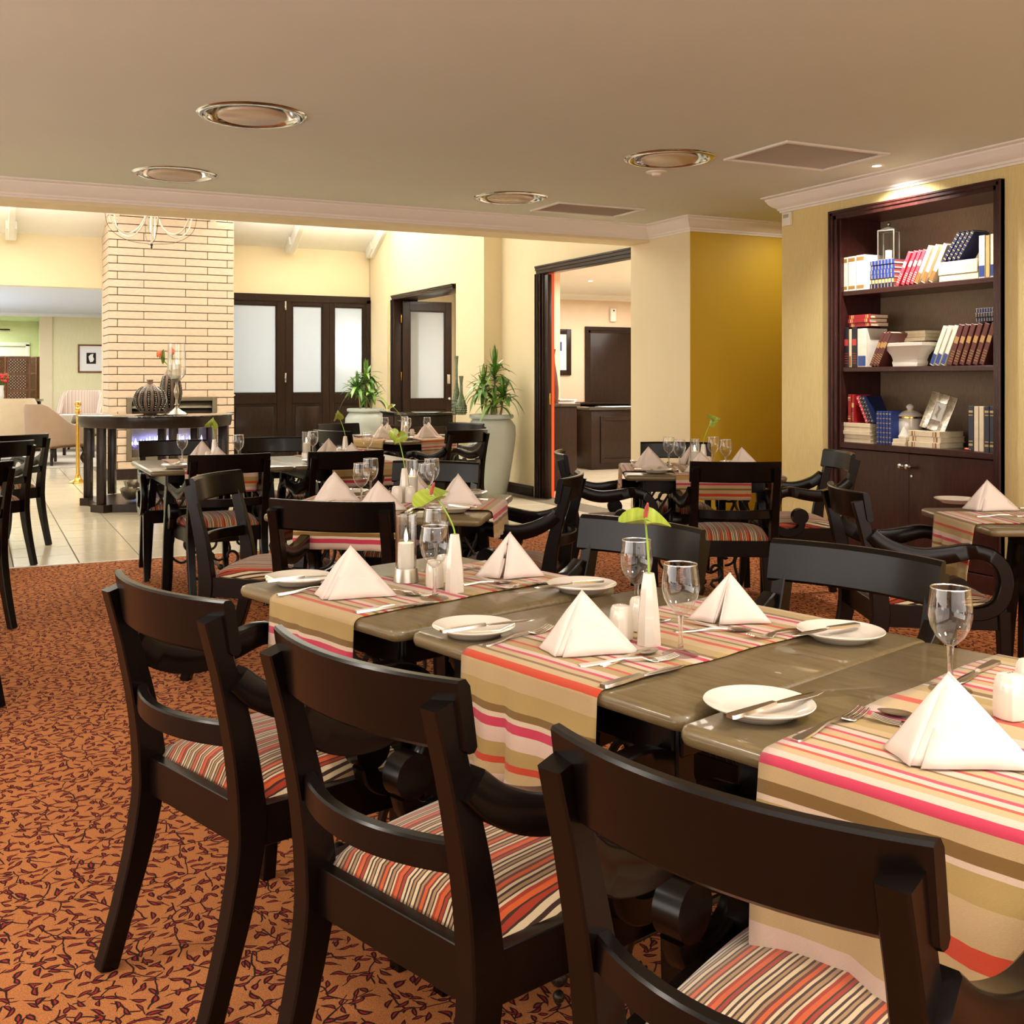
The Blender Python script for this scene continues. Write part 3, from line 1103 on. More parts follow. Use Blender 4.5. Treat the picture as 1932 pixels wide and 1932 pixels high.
# ================================================================== ceiling fittings
dl = thing('downlight', 'large round chrome recessed ceiling light, nearest of the four', 'ceiling light', (DOWNLIGHTS[0][0], DOWNLIGHTS[0][1], ZC), 0, 'recessed ceiling lights')
put('rim', lathe_me('rim', [(.225, .012), (.232, -.004), (.245, -.012), (.262, -.010), (.276, -.003), (.280, .002), (.23, .004)], M['chrome'], 56), dl)
put('reflector', lathe_me('reflector', [(.232, .0), (.222, .03), (.205, .075), (.19, .105), (0, .115)], M['chrome'], 56), dl)
bm = bmesh.new()
lathe(bm, [(0, -.018), (.155, -.018), (.172, -.010), (.176, 0), (.172, .008), (0, .010)], 48)
put('glass_disc', finish(bm, 'glass_disc', M['lens']), dl)
bm = bmesh.new()
for k in range(3):
    a = 2 * pi * k / 3 + 0.5
    tube(bm, [(.13 * cos(a), .13 * sin(a), .03), (.14 * cos(a), .14 * sin(a), .10)], .006, 6)
put('bracket', finish(bm, 'bracket', M['chrome']), dl)
dup(dl, (DOWNLIGHTS[1][0], DOWNLIGHTS[1][1], ZC), 1, 'round chrome recessed ceiling light close to the beam, above the round console')
dup(dl, (DOWNLIGHTS[2][0], DOWNLIGHTS[2][1], ZC), 2, 'round chrome ceiling light beside the larger air vent and smoke detector')
dup(dl, (DOWNLIGHTS[3][0], DOWNLIGHTS[3][1], ZC), 3, 'smallest-looking round chrome ceiling light beside the farther air vent')
for k, (x, y, sx, sy) in enumerate(VENTS):
    v = thing('ceiling_vent', ('wide white-framed louvred air vent in the ceiling nearest the bookcase', 'white-framed louvred air vent in the ceiling close to the beam')[k], 'air vent', (x, y, ZC), 0, 'ceiling air vents')
    bm = bmesh.new()
    for s in (-1, 1):
        box(bm, 0, s * (sy / 2 - .015), -.006, sx, .03, .014, .004, seg=1)
        box(bm, s * (sx / 2 - .015), 0, -.006, .03, sy - .06, .014, .004, seg=1)
    put('frame', finish(bm, 'frame', M['crown']), v)
    bm = bmesh.new()
    box(bm, 0, 0, .006, sx - .07, .003, .024, rot=Matrix.Rotation(rad(38), 4, 'X'))
    slat_me = finish(bm, 'slat', M['grille'], False)
    put('back_plate', box_me('back_plate', sx - .05, sy - .05, .004, M['grille'], 0), v, (0, 0, .030))
    n = int((sy - .07) / .022)
    for i in range(n):
        put('slat', slat_me, v, (0, -sy / 2 + .045 + i * (sy - .09) / (n - 1), 0.0))
p = thing('ceiling_spot', 'tiny lit white spotlight in the ceiling before the bookcase', 'spotlight', (5.16, 4.99, ZC))
put('ring', lathe_me('ring', [(.024, .0), (.030, -.006), (.046, -.006), (.050, .0)], M['white_plastic'], 24), p)
put('lamp', lathe_me('lamp', [(0, -.003), (.026, -.003), (.026, .0)], M['lamp'], 24), p)
p = thing('smoke_detector', 'small flat cream smoke detector on the ceiling', 'smoke detector', (4.02, 5.76, ZC))
put('base', lathe_me('base', [(0, -.012), (.055, -.012), (.066, -.006), (.068, 0)], M['white_plastic'], 28), p)
put('cap', lathe_me('cap', [(0, -.026), (.026, -.026), (.034, -.012)], M['white_plastic'], 28), p)
p = thing('ceiling_spot', 'small lit downlight in the reception ceiling', 'spotlight', (bx(1114, 12.3), 12.3, 2.60))
put('ring', lathe_me('ring', [(.03, .0), (.036, -.006), (.055, -.006), (.060, .0)], M['white_plastic'], 24), p)
put('lamp', lathe_me('lamp', [(0, -.004), (.032, -.004), (.032, .0)], M['lamp'], 24), p)
# thermostat on the end of the bookcase wall
p = thing('thermostat', 'small white wall controller with grey display under the cornice', 'controller', (XR, 6.09, 2.405))
put('body', box_me('body', 0.024, 0.09, 0.10, M['white_plastic'], .004), p, (-0.012, 0, 0))
put('display', box_me('display', 0.003, 0.055, 0.026, M['grille'], .001), p, (-0.025, 0, 0.058))
p = thing('air_freshener', 'white rounded dispenser on the reception wall over the brown door', 'dispenser', (bx(1154.5, 14.4), 14.40, 2.18))
put('body', box_me('body', 0.11, 0.06, 0.22, M['white_plastic'], .022), p, (0, -0.03, 0))
put('sensor', box_me('sensor', 0.03, 0.004, 0.02, M['dark_gap'], .001), p, (0, -0.061, 0.17))

# ================================================================== fireplace column of slim bricks
XA, XB, YF = 1.51, 3.07, 14.0
colm = thing('wall_fireplace', None, None, (XA, YF, 0))
struct(colm)
CH = 0.100
FX0, FX1, FZ0, FZ1 = bx(239, YF) - XA, bx(409, YF) - XA, 0.235, 1.04


def zof(py, depth):
    return CAM_H + (HY - py) / F_PX * depth


bm = bmesh.new()
W_ = XB - XA
box(bm, FX0 / 2 + .004, .36, 2.0, FX0 - .008, .68, 4.0)
box(bm, (FX1 + W_) / 2, .36, 2.0, W_ - FX1 - .008, .68, 4.0)
box(bm, (FX0 + FX1) / 2, .36, (FZ1 + 4.0) / 2, FX1 - FX0 + .01, .68, 4.0 - FZ1)
box(bm, (FX0 + FX1) / 2, .36, FZ0 / 2, FX1 - FX0 + .01, .68, FZ0)
put('mortar', finish(bm, 'mortar', M['mortar'], False), colm)
bcache = {}


def brick(x0, x1, z, side=False):
    L = round(x1 - x0 - .009, 3)
    if L < .02:
        return
    key = (L, side)
    if key not in bcache:
        b = bmesh.new()
        if side:
            box(b, 0, 0, 0, .016, L, CH - .011, .0015, seg=1)
        else:
            box(b, 0, 0, 0, L, .016, CH - .011, .0015, seg=1)
        bcache[key] = finish(b, 'brick', M['brick'])
    j = random.uniform(-.0015, .0015)
    if side:
        put('brick', bcache[key], colm, (-.002 + j, (x0 + x1) / 2, z))
    else:
        put('brick', bcache[key], colm, ((x0 + x1) / 2, .002 + j, z))


for r in range(1, 38):
    z = .03 + r * CH + CH / 2
    if r % 2:
        cuts = [-.008, .10, .10 + .84, W_ - .085, W_ + .008]
    else:
        cuts = [-.008, .42, .42 + .80, W_ + .008]
    for a, b in zip(cuts, cuts[1:]):
        if FZ0 < z < FZ1:
            if a < FX0:
                brick(a, min(b, FX0), z)
            if b > FX1:
                brick(max(a, FX1), b, z)
        else:
            brick(a, b, z)
    for a, b in (((0.0, .10), (.10, .50), (.50, .70)) if r % 2 else ((0.0, .25), (.25, .65), (.65, .70))):
        brick(a, b, z, True)
bm = bmesh.new()
box(bm, W_ / 2, -.012, .065, W_ + .03, .02, .13, .003)
box(bm, -.012, .34, .065, .02, .70, .13, .003)
put('plinth', finish(bm, 'plinth', M['joinery']), colm)
fp = thing('gas_fireplace', 'grey metal see-through gas fire set in the brick column', 'fireplace', (XA, YF, 0))
bm = bmesh.new()
fw = FX1 - FX0
xm = (FX0 + FX1) / 2
zt = FZ1 - .30
for x_ in (FX0 + .03, FX1 - .03):
    box(bm, x_, -.008, (FZ0 + FZ1) / 2, .06, .03, FZ1 - FZ0, .003)
for z_, h_ in ((FZ1 - .025, .05), (zt, .05), (FZ0 + .02, .05)):
    box(bm, xm, -.008, z_, fw - .12, .03, h_, .003)
put('frame', finish(bm, 'frame', M['fireframe']), fp)
bm = bmesh.new()
for k in range(2):
    box(bm, xm, .03, zt + .085 + k * .11, fw - .12, .006, .09, .001, rot=Matrix.Rotation(rad(-35), 4, 'X'))
put('louvre', finish(bm, 'louvre', M['fireframe']), fp)
slab('firebox', FX0 + .02, FX1 - .02, .60, .62, FZ0, FZ1, M['firebox'], fp)
slab('firebox_floor', FX0 + .02, FX1 - .02, .0, .62, FZ0, FZ0 + .04, M['firebox'], fp)
slab('burner_tray', FX0 + .08, FX1 - .08, .10, .42, FZ0 + .04, FZ0 + .14, M['fireframe'], fp)
slab('firebox_baffle', FX0 + .02, FX1 - .02, .08, .60, zt - .02, FZ1 - .02, M['dark_gap'], fp)
pb = bmesh.new()
fl = bmesh.new()
for k in range(46):
    x_ = FX0 + .08 + (fw - .16) * random.random()
    y_ = .14 + .22 * random.random()
    ball(pb, x_, y_, FZ0 + .14 + .04 * random.random(), .035 + .02 * random.random(), u=8, v=6)
for k in range(26):
    x_ = FX0 + .09 + (fw - .18) * (k + random.random() * .6) / 26
    h_ = .04 + .09 * random.random()
    lathe(fl, [(.014, 0), (.018, h_ * .3), (.009, h_ * .7), (0, h_)], 7, cx=x_, cy=.2 + .1 * random.random(), cz=FZ0 + .19)
put('fire_pebbles', finish(pb, 'fire_pebbles', M['logs']), fp)['kind'] = 'stuff'
put('gas_flames', finish(fl, 'gas_flames', M['blueflame']), fp)['kind'] = 'stuff'

# ================================================================== chandelier
ch = thing('chandelier', 'pale iron chandelier with looping arms hanging before the brick column', 'chandelier', tuple(at_depth((286 - 900) / 2000 * 11.0, 11.0, 0)))
cc = ch.location
zb = 1.28 + 244 * 11.0 / 2000
bm = bmesh.new()
for k in range(6):
    a = 2 * pi * k / 6 + .3
    pts = []
    for r_, z_ in ((.03, .62), (.06, .36), (.15, .20), (.27, .14), (.39, .20), (.45, .34), (.40, .47)):
        pts.append((r_ * cos(a), r_ * sin(a), zb + z_))
    tube(bm, catmull(pts, 6), .008, 8)
put('arm', finish(bm, 'arm', M['white_plastic']), ch)
bm = bmesh.new()
for k in range(4):
    a = 2 * pi * k / 4
    pts = [(r_ * cos(a), r_ * sin(a), zb + z_) for r_, z_ in ((.47, .42), (.42, .20), (.24, .08), (0.01, .05))]
    tube(bm, catmull(pts, 6), .0025, 5)
put('wire', finish(bm, 'wire', M['iron']), ch)
put('finial', lathe_me('finial', [(0, zb), (.012, zb + .02), (.006, zb + .03), (.016, zb + .045), (.004, zb + .06), (0, zb + .06)], M['iron'], 12), ch)
put('stem', lathe_me('stem', [(0, zb + .06), (.008, zb + .06), (.008, zb + .5), (.03, zb + .58), (.012, zb + .66), (.008, 5.02), (0, 5.02)], M['white_plastic'], 12), ch)
for k in range(6):
    a = 2 * pi * k / 6 + .3
    put('candle_cup', lathe_me('candle_cup', [(0, 0), (.035, .01), (.045, .03), (.018, .035), (.018, .12), (0, .12)], M['white_plastic'], 14), ch, (.40 * cos(a), .40 * sin(a), zb + .47))

# ================================================================== big glazed planters with dracaenas
planter_prof = [(0, 0), (.150, 0), (.165, .02), (.200, .20), (.240, .45), (.268, .66), (.262, .76), (.225, .82), (.205, .835), (.235, .845), (.245, .862), (.240, .885), (.215, .89), (.195, .875), (.190, .82), (0, .81)]
planter_me = lathe_me('planter', planter_prof, M['planter'], 48)
leafs = []
for k, (L, drop, w_) in enumerate(((.27, .13, .058), (.24, .03, .052), (.28, .22, .060), (.20, -.04, .046))):
    bm = bmesh.new()
    N = 9
    prev = None
    for i in range(N + 1):
        t = i / N
        x_ = L * (t - .12 * t * t)
        z_ = L * .55 * t - drop * 1.6 * t * t
        hw = w_ / 2 * (sin(pi * min(1, t * .93 + .07)) ** .6) * (1 - .15 * t)
        if i == N:
            hw = .0015
        row = [bm.verts.new((x_, -hw, z_ + hw * .25)), bm.verts.new((x_, 0, z_ - .001)), bm.verts.new((x_, hw, z_ + hw * .25))]
        if prev:
            for j in range(2):
                bm.faces.new((prev[j], prev[j + 1], row[j + 1], row[j]))
        prev = row
    leafs.append((finish(bm, 'leaf', M['leaf_a']), None))
leafs_b = []
for me, _ in leafs:
    c = me.copy()
    c.materials[0] = M['leaf_b']
    leafs_b.append(c)
leafs = [m_[0] for m_ in leafs]


def dracaena(loc, label, seed, canes):
    rnd = random.Random(seed)
    p = thing('potted_plant', label, 'plant', loc, 0, 'dracaenas in tall grey pots')
    put('pot', planter_me, p)
    bm = bmesh.new()
    for k in range(40):
        a, r_ = rnd.random() * 2 * pi, .17 * sqrt(rnd.random())
        ball(bm, r_ * cos(a), r_ * sin(a), .83 + .015 * rnd.random(), .018, sz=.6, u=7, v=5)
    put('pebbles', finish(bm, 'pebbles', M['pebble']), p)['kind'] = 'stuff'
    for (cx0, cy0, h_, n_) in canes:
        top = (cx0 * 1.7 + rnd.uniform(-.02, .02), cy0 * 1.7, .81 + h_)
        bm = bmesh.new()
        tube(bm, [(cx0, cy0, .80), ((cx0 + top[0]) / 2 + .01, (cy0 + top[1]) / 2, .8 + h_ / 2), top], [.014, .012, .010], 8)
        put('cane', finish(bm, 'cane', M['stem']), p)
        for k in range(n_):
            f = k / n_
            zz = top[2] - .36 * h_ * (1 - f) - .01
            a = k * 2.4 + rnd.random() * .5
            up = rad(-62 + 78 * (1 - f) + rnd.uniform(-8, 8))
            s = rnd.uniform(.85, 1.15) * (1.0 - .25 * f)
            me = (leafs_b if rnd.random() < .35 else leafs)[rnd.randrange(3) if f < .75 else 3]
            o = put('leaf', me, p, (top[0] * .98, top[1] * .98, zz))
            o.rotation_euler = (0, up * .8, a)
            o.scale = (s, s, s)
    return p


dracaena((5.10, 10.42, 0), 'taller dracaena in a tall grey urn beside the brown doorway', 3,
         [(.03, .02, .66, 40), (-.05, .03, .46, 38), (.07, -.05, .34, 32), (.0, -.07, .24, 22)])
dracaena((4.62, 13.2, 0), 'shorter dracaena in a grey urn standing before the frosted glass doors', 5,
         [(.02, .02, .56, 40), (-.06, .0, .40, 38), (.05, -.04, .28, 26)])
# ================================================================== bookcase in the right wall
Y0, Y1 = 4.337, 5.572      # inside of the case
bc = thing('bookcase', 'tall dark mahogany bookcase built into the textured cream wall', 'bookcase', (XR, (Y0 + Y1) / 2, 0))
ym = (Y0 + Y1) / 2


def bpart(name, x0, x1, y0, y1, z0, z1, mat=None, bev=.002):
    bm = bmesh.new()
    box(bm, (x0 + x1) / 2 - XR, (y0 + y1) / 2 - ym, (z0 + z1) / 2, x1 - x0, y1 - y0, z1 - z0, bev, seg=1)
    return put(name, finish(bm, name, mat or M['mahogany']), bc)


bpart('side_panel', XR + .005, 5.80, Y1, Y1 + .02, 0, 2.41)
bpart('side_panel', XR + .005, 5.80, Y0 - .02, Y0, 0, 2.41)
bpart('top_panel', XR + .005, 5.80, Y0, Y1, 2.387, 2.41)
bpart('back_panel', 5.80, 5.815, Y0 - .02, Y1 + .02, 0, 2.41, M['backboard'])
for z in (1.883, 1.358):
    bpart('shelf', XR + .02, 5.80, Y0, Y1, z - .034, z, bev=.004)
bpart('shelf', XR - .005, 5.80, Y0, Y1, .84 - .04, .84, bev=.004)
bm = bmesh.new()
for w_, d_ in ((.062, .018), (.035, .030), (.014, .038)):
    for y_ in (Y0 - .062 + w_ / 2, Y1 + .082 - w_ / 2):
        box(bm, -d_ / 2 + .002, y_ - ym, 2.445 / 2, d_, w_, 2.445, .003, seg=1)
    box(bm, -d_ / 2 + .002, 0.01, 2.445 - w_ / 2, d_, Y1 - Y0 + .14, w_, .003, seg=1)
put('frame', finish(bm, 'frame', M['mahogany']), bc)
bpart('plinth', XR - .012, XR + .01, Y0 - .05, Y1 + .05, 0, .11, bev=.004)
yd = bx(1716, 1) and None
ydoor = 4.975
for a, b, s in ((Y0 + .002, ydoor - .0015, 1), (ydoor + .0015, Y1 - .002, -1)):
    dpart = bpart('door', XR + .002, XR + .022, a, b, .115, .795)
    yk = ydoor - s * .028
    bm = bmesh.new()
    lathe(bm, [(.009, 0), (.008, .020), (.016, .026), (.023, .040), (.017, .054), (0, .058)], 14)
    bmesh.ops.transform(bm, matrix=Matrix.Rotation(rad(-90), 4, 'Y'), verts=bm.verts[:])
    put('knob', finish(bm, 'knob', M['chrome']), dpart, (.002, yk - ym, .715))
    if s == 1:
        put('lock', lathe_me('lock', [(0, 0), (.008, 0), (.008, .01), (0, .01)], M['chrome'], 12), dpart, (.002, ydoor - .03 - ym, .655), (0, rad(-90), 0))


def shelf_y(px, X=5.46):
    t = (px - CX) / F_PX
    return X * (cos(YAW) - sin(YAW) * t) / (sin(YAW) + cos(YAW) * t)


def shelf_z(px, py, X=5.46):
    t = (px - CX) / F_PX
    return CAM_H + (HY - py) / F_PX * X / (sin(YAW) + cos(YAW) * t)


BOOKC = {
    'cream': (srgb(228, 210, 178), srgb(150, 104, 54)), 'white': (srgb(232, 228, 212), srgb(164, 122, 64)), 'navy': (srgb(22, 30, 66), srgb(180, 150, 92)),
    'blue': (srgb(32, 56, 128), srgb(176, 148, 88)), 'red': (srgb(158, 26, 32), srgb(220, 180, 110)), 'pink': (srgb(204, 70, 84), srgb(244, 214, 190)),
    'maroon': (srgb(98, 50, 44), srgb(186, 142, 84)), 'black': (srgb(28, 26, 34), srgb(190, 60, 56)), 'slate': (srgb(44, 50, 62), srgb(196, 162, 108)),
    'gold': (srgb(206, 176, 112), srgb(54, 70, 120)), 'bluebase': (srgb(238, 230, 210), srgb(48, 74, 140)),
}
for k, (c1, c2) in BOOKC.items():
    M['bk_' + k] = plain('book_cloth_' + k, c1, 0.45, var=.08, vscale=20)
    M['bt_' + k] = plain('book_tooling_' + k, c2, 0.4, var=.10, vscale=30)
bkcache = {}


def book_meshes(col, t, h, d, bands):
    key = (col, round(t, 3), round(h, 3), round(d, 3), bands)
    if key in bkcache:
        return bkcache[key]
    bd = .003
    bm = bmesh.new()                                   # cover: spine toward -x, boards on +-y
    box(bm, .003, 0, h / 2, .006, t, h, .0018, seg=1)
    for s in (-1, 1):
        box(bm, d / 2 + .002, s * (t / 2 - bd / 2), h / 2, d, bd, h, .0008, seg=1)
    cov = finish(bm, 'cover', M['bk_' + col])
    bm = bmesh.new()
    box(bm, d / 2, 0, h / 2, d - .012, t - 2 * bd, h - .008)
    pg = finish(bm, 'pages', M['page'], False)
    bm = bmesh.new()
    if bands == 'plaid':
        zs = [(.08, .030), (.22, .022), (.36, .022), (.50, .022), (.64, .022), (.78, .022), (.92, .030)]
    elif bands == 'label':
        zs = [(.16, .26)]
    elif bands == 'two':
        zs = [(.10, .09), (.90, .10)]
    elif bands == 'rows':
        zs = [(.10, .012), (.16, .012), (.22, .012), (.28, .012), (.34, .012), (.62, .16)]
    elif bands == 'top':
        zs = [(.88, .05), (.80, .02), (.14, .05), (.22, .02)]
    else:
        zs = []
    for c_, hh in zs:
        box(bm, -.0006, 0, h * c_, .0016, t * .86, h * hh)
    bd_me = finish(bm, 'spine_band', M['bt_' + col], False) if zs else None
    bkcache[key] = (cov, pg, bd_me)
    return bkcache[key]


def book(label, group, col, X, Y, Z, t, h, d=.17, lean=0.0, flat=False, bands='two', yaw=0.0):
    """lean > 0 tips the top toward smaller y. flat: lying with the spine outward."""
    b = thing('book', label, 'book', (X, Y, Z), 0, group)
    b.rotation_mode = 'XYZ'
    if flat:
        b.rotation_euler = (rad(90), 0, yaw)           # height now runs toward -y
        b.location = (X, Y, Z + t / 2)
    else:
        b.rotation_euler = (lean, 0, yaw)
    cov, pg, bn = book_meshes(col, t, h, d, bands)
    put('cover', cov, b)
    put('pages', pg, b)
    if bn:
        ob = put('spine_bands', bn, b)
        if bands != 'label':
            ob['kind'] = 'stuff'
    return b


ORD = ['first', 'second', 'third', 'fourth', 'fifth', 'sixth', 'seventh']


def uprights(items, z, group):
    """items: (label, colour, px left, px right, height, bands, depth)."""
    for lab, col, pa, pb, h, bands, d in items:
        ya, yb_ = shelf_y(pa), shelf_y(pb)
        book(lab, group, col, 5.455, (ya + yb_) / 2, z, (ya - yb_) * .96, h, d, bands=bands)


def leaners(lab, col, pxs, t, h, z, lean, group, bands, d=.17, X=5.455):
    """pxs: bottom positions. One label per book, counted from the window side."""
    n = len(pxs)
    for i, px in enumerate(pxs):
        q = (lab % ORD[i]) if n > 1 else lab
        # a leaning book stands on its lower edge
        a = abs(lean)
        book(q, group, col, X, shelf_y(px), z + (t / 2) * sin(a), t, h, d, lean=lean, bands=bands)


def flats(lab, col, pa, pb, n, t, z, group, bands, d=.17, X=5.455, cols=None):
    ya, yb_ = shelf_y(pa), shelf_y(pb)
    names = {1: [''], 2: ['lower', 'upper'], 3: ['bottom', 'middle', 'top'], 4: ['bottom', 'second-lowest', 'third-lowest', 'top'],
             5: ['bottom', 'second-lowest', 'middle', 'second-highest', 'top'], 6: ['bottom', 'second-lowest', 'third-lowest', 'third-highest', 'second-highest', 'top']}[n]
    for i in range(n):
        c = cols[i] if cols else col
        book(lab % names[i] if n > 1 else lab, group, c, X + random.uniform(-.006, .006), ya + random.uniform(-.004, .004), z + i * (t + .0005), t, (ya - yb_), d, flat=True, bands=bands)


def zx(v, ox=1430):
    return ox + v / 3.8486


S1, S2, S3 = 1.883, 1.358, .84
G1, G2, G3 = 'books on the top shelf', 'books on the middle shelf', 'books on the lowest open shelf'
# --- top shelf
uprights([
    ('white thick volume standing first from the window end of the top shelf', 'white', zx(612), zx(655), .236, 'two', .19),
    ('white thick volume standing second on the top shelf', 'white', zx(659), zx(713), .238, 'two', .19),
    ('white thick volume standing third, widest of the row, beside the lantern', 'white', zx(716), zx(779), .240, 'two', .19)], S1, G1)
flats('%s book in the blue-and-gold pile under the glass lantern', 'blue', zx(820), zx(990), 6, .0305, S1, G1, 'plaid', .19,
      cols=['navy', 'gold', 'blue', 'blue', 'blue', 'blue'])
leaners('%s of the leaning pink bindings on the top shelf', 'pink', [zx(1012), zx(1052), zx(1086), zx(1118)], .026, .235, S1, rad(27), G1, 'rows')
leaners('%s of the tall cream books leaning mid-shelf at the top', 'cream', [zx(1150), zx(1200), zx(1256)], .032, .255, S1, rad(27), G1, 'label')
flats('%s of three cream books lying flat on the top shelf', 'cream', zx(1320), zx(1604), 3, .040, S1, G1, 'none', .17)
leaners('%s of the blue plaid books leaning on the flat cream pile', 'navy', [zx(1352), zx(1386), zx(1419), zx(1452)], .0225, .20, S1 + .1215, rad(35), G1, 'plaid', .13)
uprights([('cream book with blue label standing beside the flat cream pile', 'bluebase', zx(1607), zx(1652), .255, 'label', .17),
          ('tan book standing between two cream books, top shelf end', 'gold', zx(1656), zx(1687), .252, 'none', .17),
          ('last cream book with blue label at the frame end', 'bluebase', zx(1691), zx(1722), .256, 'label', .17)], S1, G1)
# --- middle shelf
uprights([
    ('slim cream-backed book standing first on the middle shelf', 'cream', zx(607), zx(628), .258, 'label', .17),
    ('black book with red lettering, nearer the side panel', 'black', zx(631), zx(661), .275, 'rows', .17),
    ('slim cream book between two black volumes', 'cream', zx(664), zx(682), .262, 'label', .17),
    ('black book with red lettering beside the big blue volume', 'black', zx(685), zx(722), .275, 'rows', .17),
    ('big blue-and-white volume under the red books', 'bluebase', zx(725), zx(792), .262, 'label', .19)], S2, G2)
flats('%s of three red leather books lying above the upright row', 'red', zx(660), zx(815), 3, .027, S2 + .2755, G2, 'top', .17)
leaners('%s of the brown books leaning beside the big blue volume', 'maroon', [zx(822), zx(846), zx(868)], .026, .250, S2, rad(27), G2, 'rows')
flats('%s cream paperback lying askew behind the white bowl', 'cream', zx(880), zx(1095), 3, .022, S2 + .17, G2, 'none', .15, 5.60)
bk_sup = book('thick cream book standing behind the white bowl', G2, 'cream', 5.60, shelf_y(zx(960)), S2, .05, .169, .15, bands='none')
leaners('%s of the white books with blue feet, leaning on the middle shelf', 'bluebase', [zx(1262), zx(1300), zx(1343)], .031, .262, S2, rad(24), G2, 'label')
leaners('%s of the leaning maroon encyclopedia volumes from the white bowl', 'maroon', [zx(1392), zx(1434), zx(1480), zx(1528), zx(1577), zx(1625)], .033, .262, S2, rad(20), G2, 'rows')
flats('%s of three navy plaid books lying over the maroon volumes', 'navy', zx(1585), zx(1722), 3, .027, S2 + .262, G2, 'plaid', .17)
# --- lowest open shelf
zq = lambda v: 1560 + v / 5.1935
flats('%s book of the wide cream pile on the lowest shelf', 'cream', zq(150), zq(425), 5, .0265, S3, G3, 'none', .18)
zt_ = S3 + 5 * .027
book('red leather book standing upright on the cream pile', G3, 'red', 5.46, shelf_y(zq(220)), zt_, .026, .195, .15, bands='top')
book('slim red leather book with gilt spine, against the leaning navy ones', G3, 'red', 5.46, shelf_y(zq(254)), zt_, .020, .195, .15, bands='rows')
for i, (q, c) in enumerate((('pink-spined book leaning on the cream pile', 'pink'), ('navy gilt book leaning next to the pink spine', 'navy'), ('outermost navy gilt book leaning toward the red ones', 'navy'))):
    book(q, G3, c, 5.46, shelf_y(zq(392 + i * 29)), zt_ + .004, .0185, .200, .16, lean=-rad(27), bands='plaid')
for i in range(5):
    book('%s small blue gilt book from the cream pile' % ORD[i], G3, 'blue', 5.455, shelf_y(zq(503 + i * 30)), S3, .0195, .222, .14, bands='plaid')
flats('%s of three cream and gold books under the silver frame', 'cream', zq(800), zq(1110), 3, .0345, S3, G3, 'top', .22)
uprights([
    ('slate blue book standing alone-edged beside the empty gap', 'slate', zq(1392), zq(1440), .272, 'top', .17),
    ('cream pages-out book beside the slate blue volume', 'cream', zq(1446), zq(1490), .272, 'none', .17),
    ('second cream pages-out book near the frame', 'cream', zq(1496), zq(1542), .272, 'none', .17),
    ('black gilt book next to the cream ones', 'slate', zq(1549), zq(1595), .274, 'top', .17),
    ('last black gilt book touching the bookcase side', 'slate', zq(1600), zq(1645), .274, 'top', .17)], S3, G3)

# lantern
lx, ly = 5.54, shelf_y(zx(950), 5.54)
ln = thing('lantern', 'small square glass lantern with pewter frame on the blue book pile', 'lantern', (lx, ly, S1 + 6 * .031), rad(24))
bm = bmesh.new()
w_ = .105
for sx in (-1, 1):
    for sy in (-1, 1):
        box(bm, sx * w_ / 2, sy * w_ / 2, .105, .009, .009, .20, .001, seg=1)
for z in (.005, .20):
    for s in (-1, 1):
        box(bm, 0, s * w_ / 2, z, w_, .010, .010, .001, seg=1)
        box(bm, s * w_ / 2, 0, z, .010, w_, .010, .001, seg=1)
put('frame', finish(bm, 'frame', M['pewter']), ln)
bm = bmesh.new()
box(bm, 0, 0, .002, w_, w_, .004)
put('base', finish(bm, 'base', M['pewter']), ln)
put('cap', lathe_me('cap', [(0.062, .205), (.040, .218), (.012, .228), (.008, .236), (.014, .243), (.014, .250), (.006, .256), (0, .262)], M['pewter'], 4 * 5), ln)
bm = bmesh.new()
for s in (-1, 1):
    box(bm, 0, s * w_ / 2, .103, w_ - .01, .001, .185)
    box(bm, s * w_ / 2, 0, .103, .001, w_ - .01, .185)
put('pane', finish(bm, 'pane', M['pane'], False), ln)
bm = bmesh.new()
lathe(bm, [(0, .004), (.022, .004), (.022, .07), (0, .07)], 14)
put('candle', finish(bm, 'candle', M['wax']), ln)

# white bowl
by = shelf_y(zx(1120), 5.56)
wbowl = thing('planter_bowl', 'rectangular white ceramic bowl with flared rim on the middle shelf', 'bowl', (5.54, by, S2))
bm = bmesh.new()
lathe(bm, [(0, .020), (.070, .020), (.062, 0), (.080, 0), (.084, .022), (.080, .035), (.088, .060), (.106, .085), (.122, .105), (.135, .112), (.137, .128), (.128, .130), (.108, .100), (.070, .040), (0, .036)], 48, sq=.75)
for v in bm.verts:
    v.co.y *= 1.34
    v.co.x *= .62
    v.co.z *= 1.2
put('body', finish(bm, 'body', M['ceramic']), wbowl)

# jar, little cone, photo frame
jy = shelf_y(zq(772), 5.56)
jar = thing('lidded_jar', 'round cream ceramic jar with gold-lined knobbed lid', 'jar', (5.60, jy, S3))
put('body', lathe_me('body', [(0, 0), (.070, 0), (.078, .01), (.080, .15), (.076, .175), (.070, .178), (0, .178)], M['ceramic'], 32), jar)
put('lid', lathe_me('lid', [(.080, .188), (.084, .192), (.080, .200), (.055, .218), (.025, .228), (.016, .234), (.024, .246), (.024, .258), (.012, .270), (0, .272)], M['ceramic'], 32), jar)
put('gold_band', lathe_me('gold_band', [(.070, .176), (.0835, .178), (.0835, .188), (.070, .190)], M['brass'], 32), jar)
flats('%s small cream book in front of the lidded jar', 'cream', zq(667), zq(795), 2, .022, S3, G3, 'none', .10, 5.44)
sh = thing('seashell', 'pointed white shell on the two small cream books', 'shell', (5.49, shelf_y(zq(725)), S3 + .045))
bm = bmesh.new()
lathe(bm, [(0, 0), (.034, .002), (.040, .016), (.026, .040), (.012, .066), (0, .082)], 18)
for v in bm.verts:
    a = v.co.z * 60
    v.co.x += .003 * sin(a)
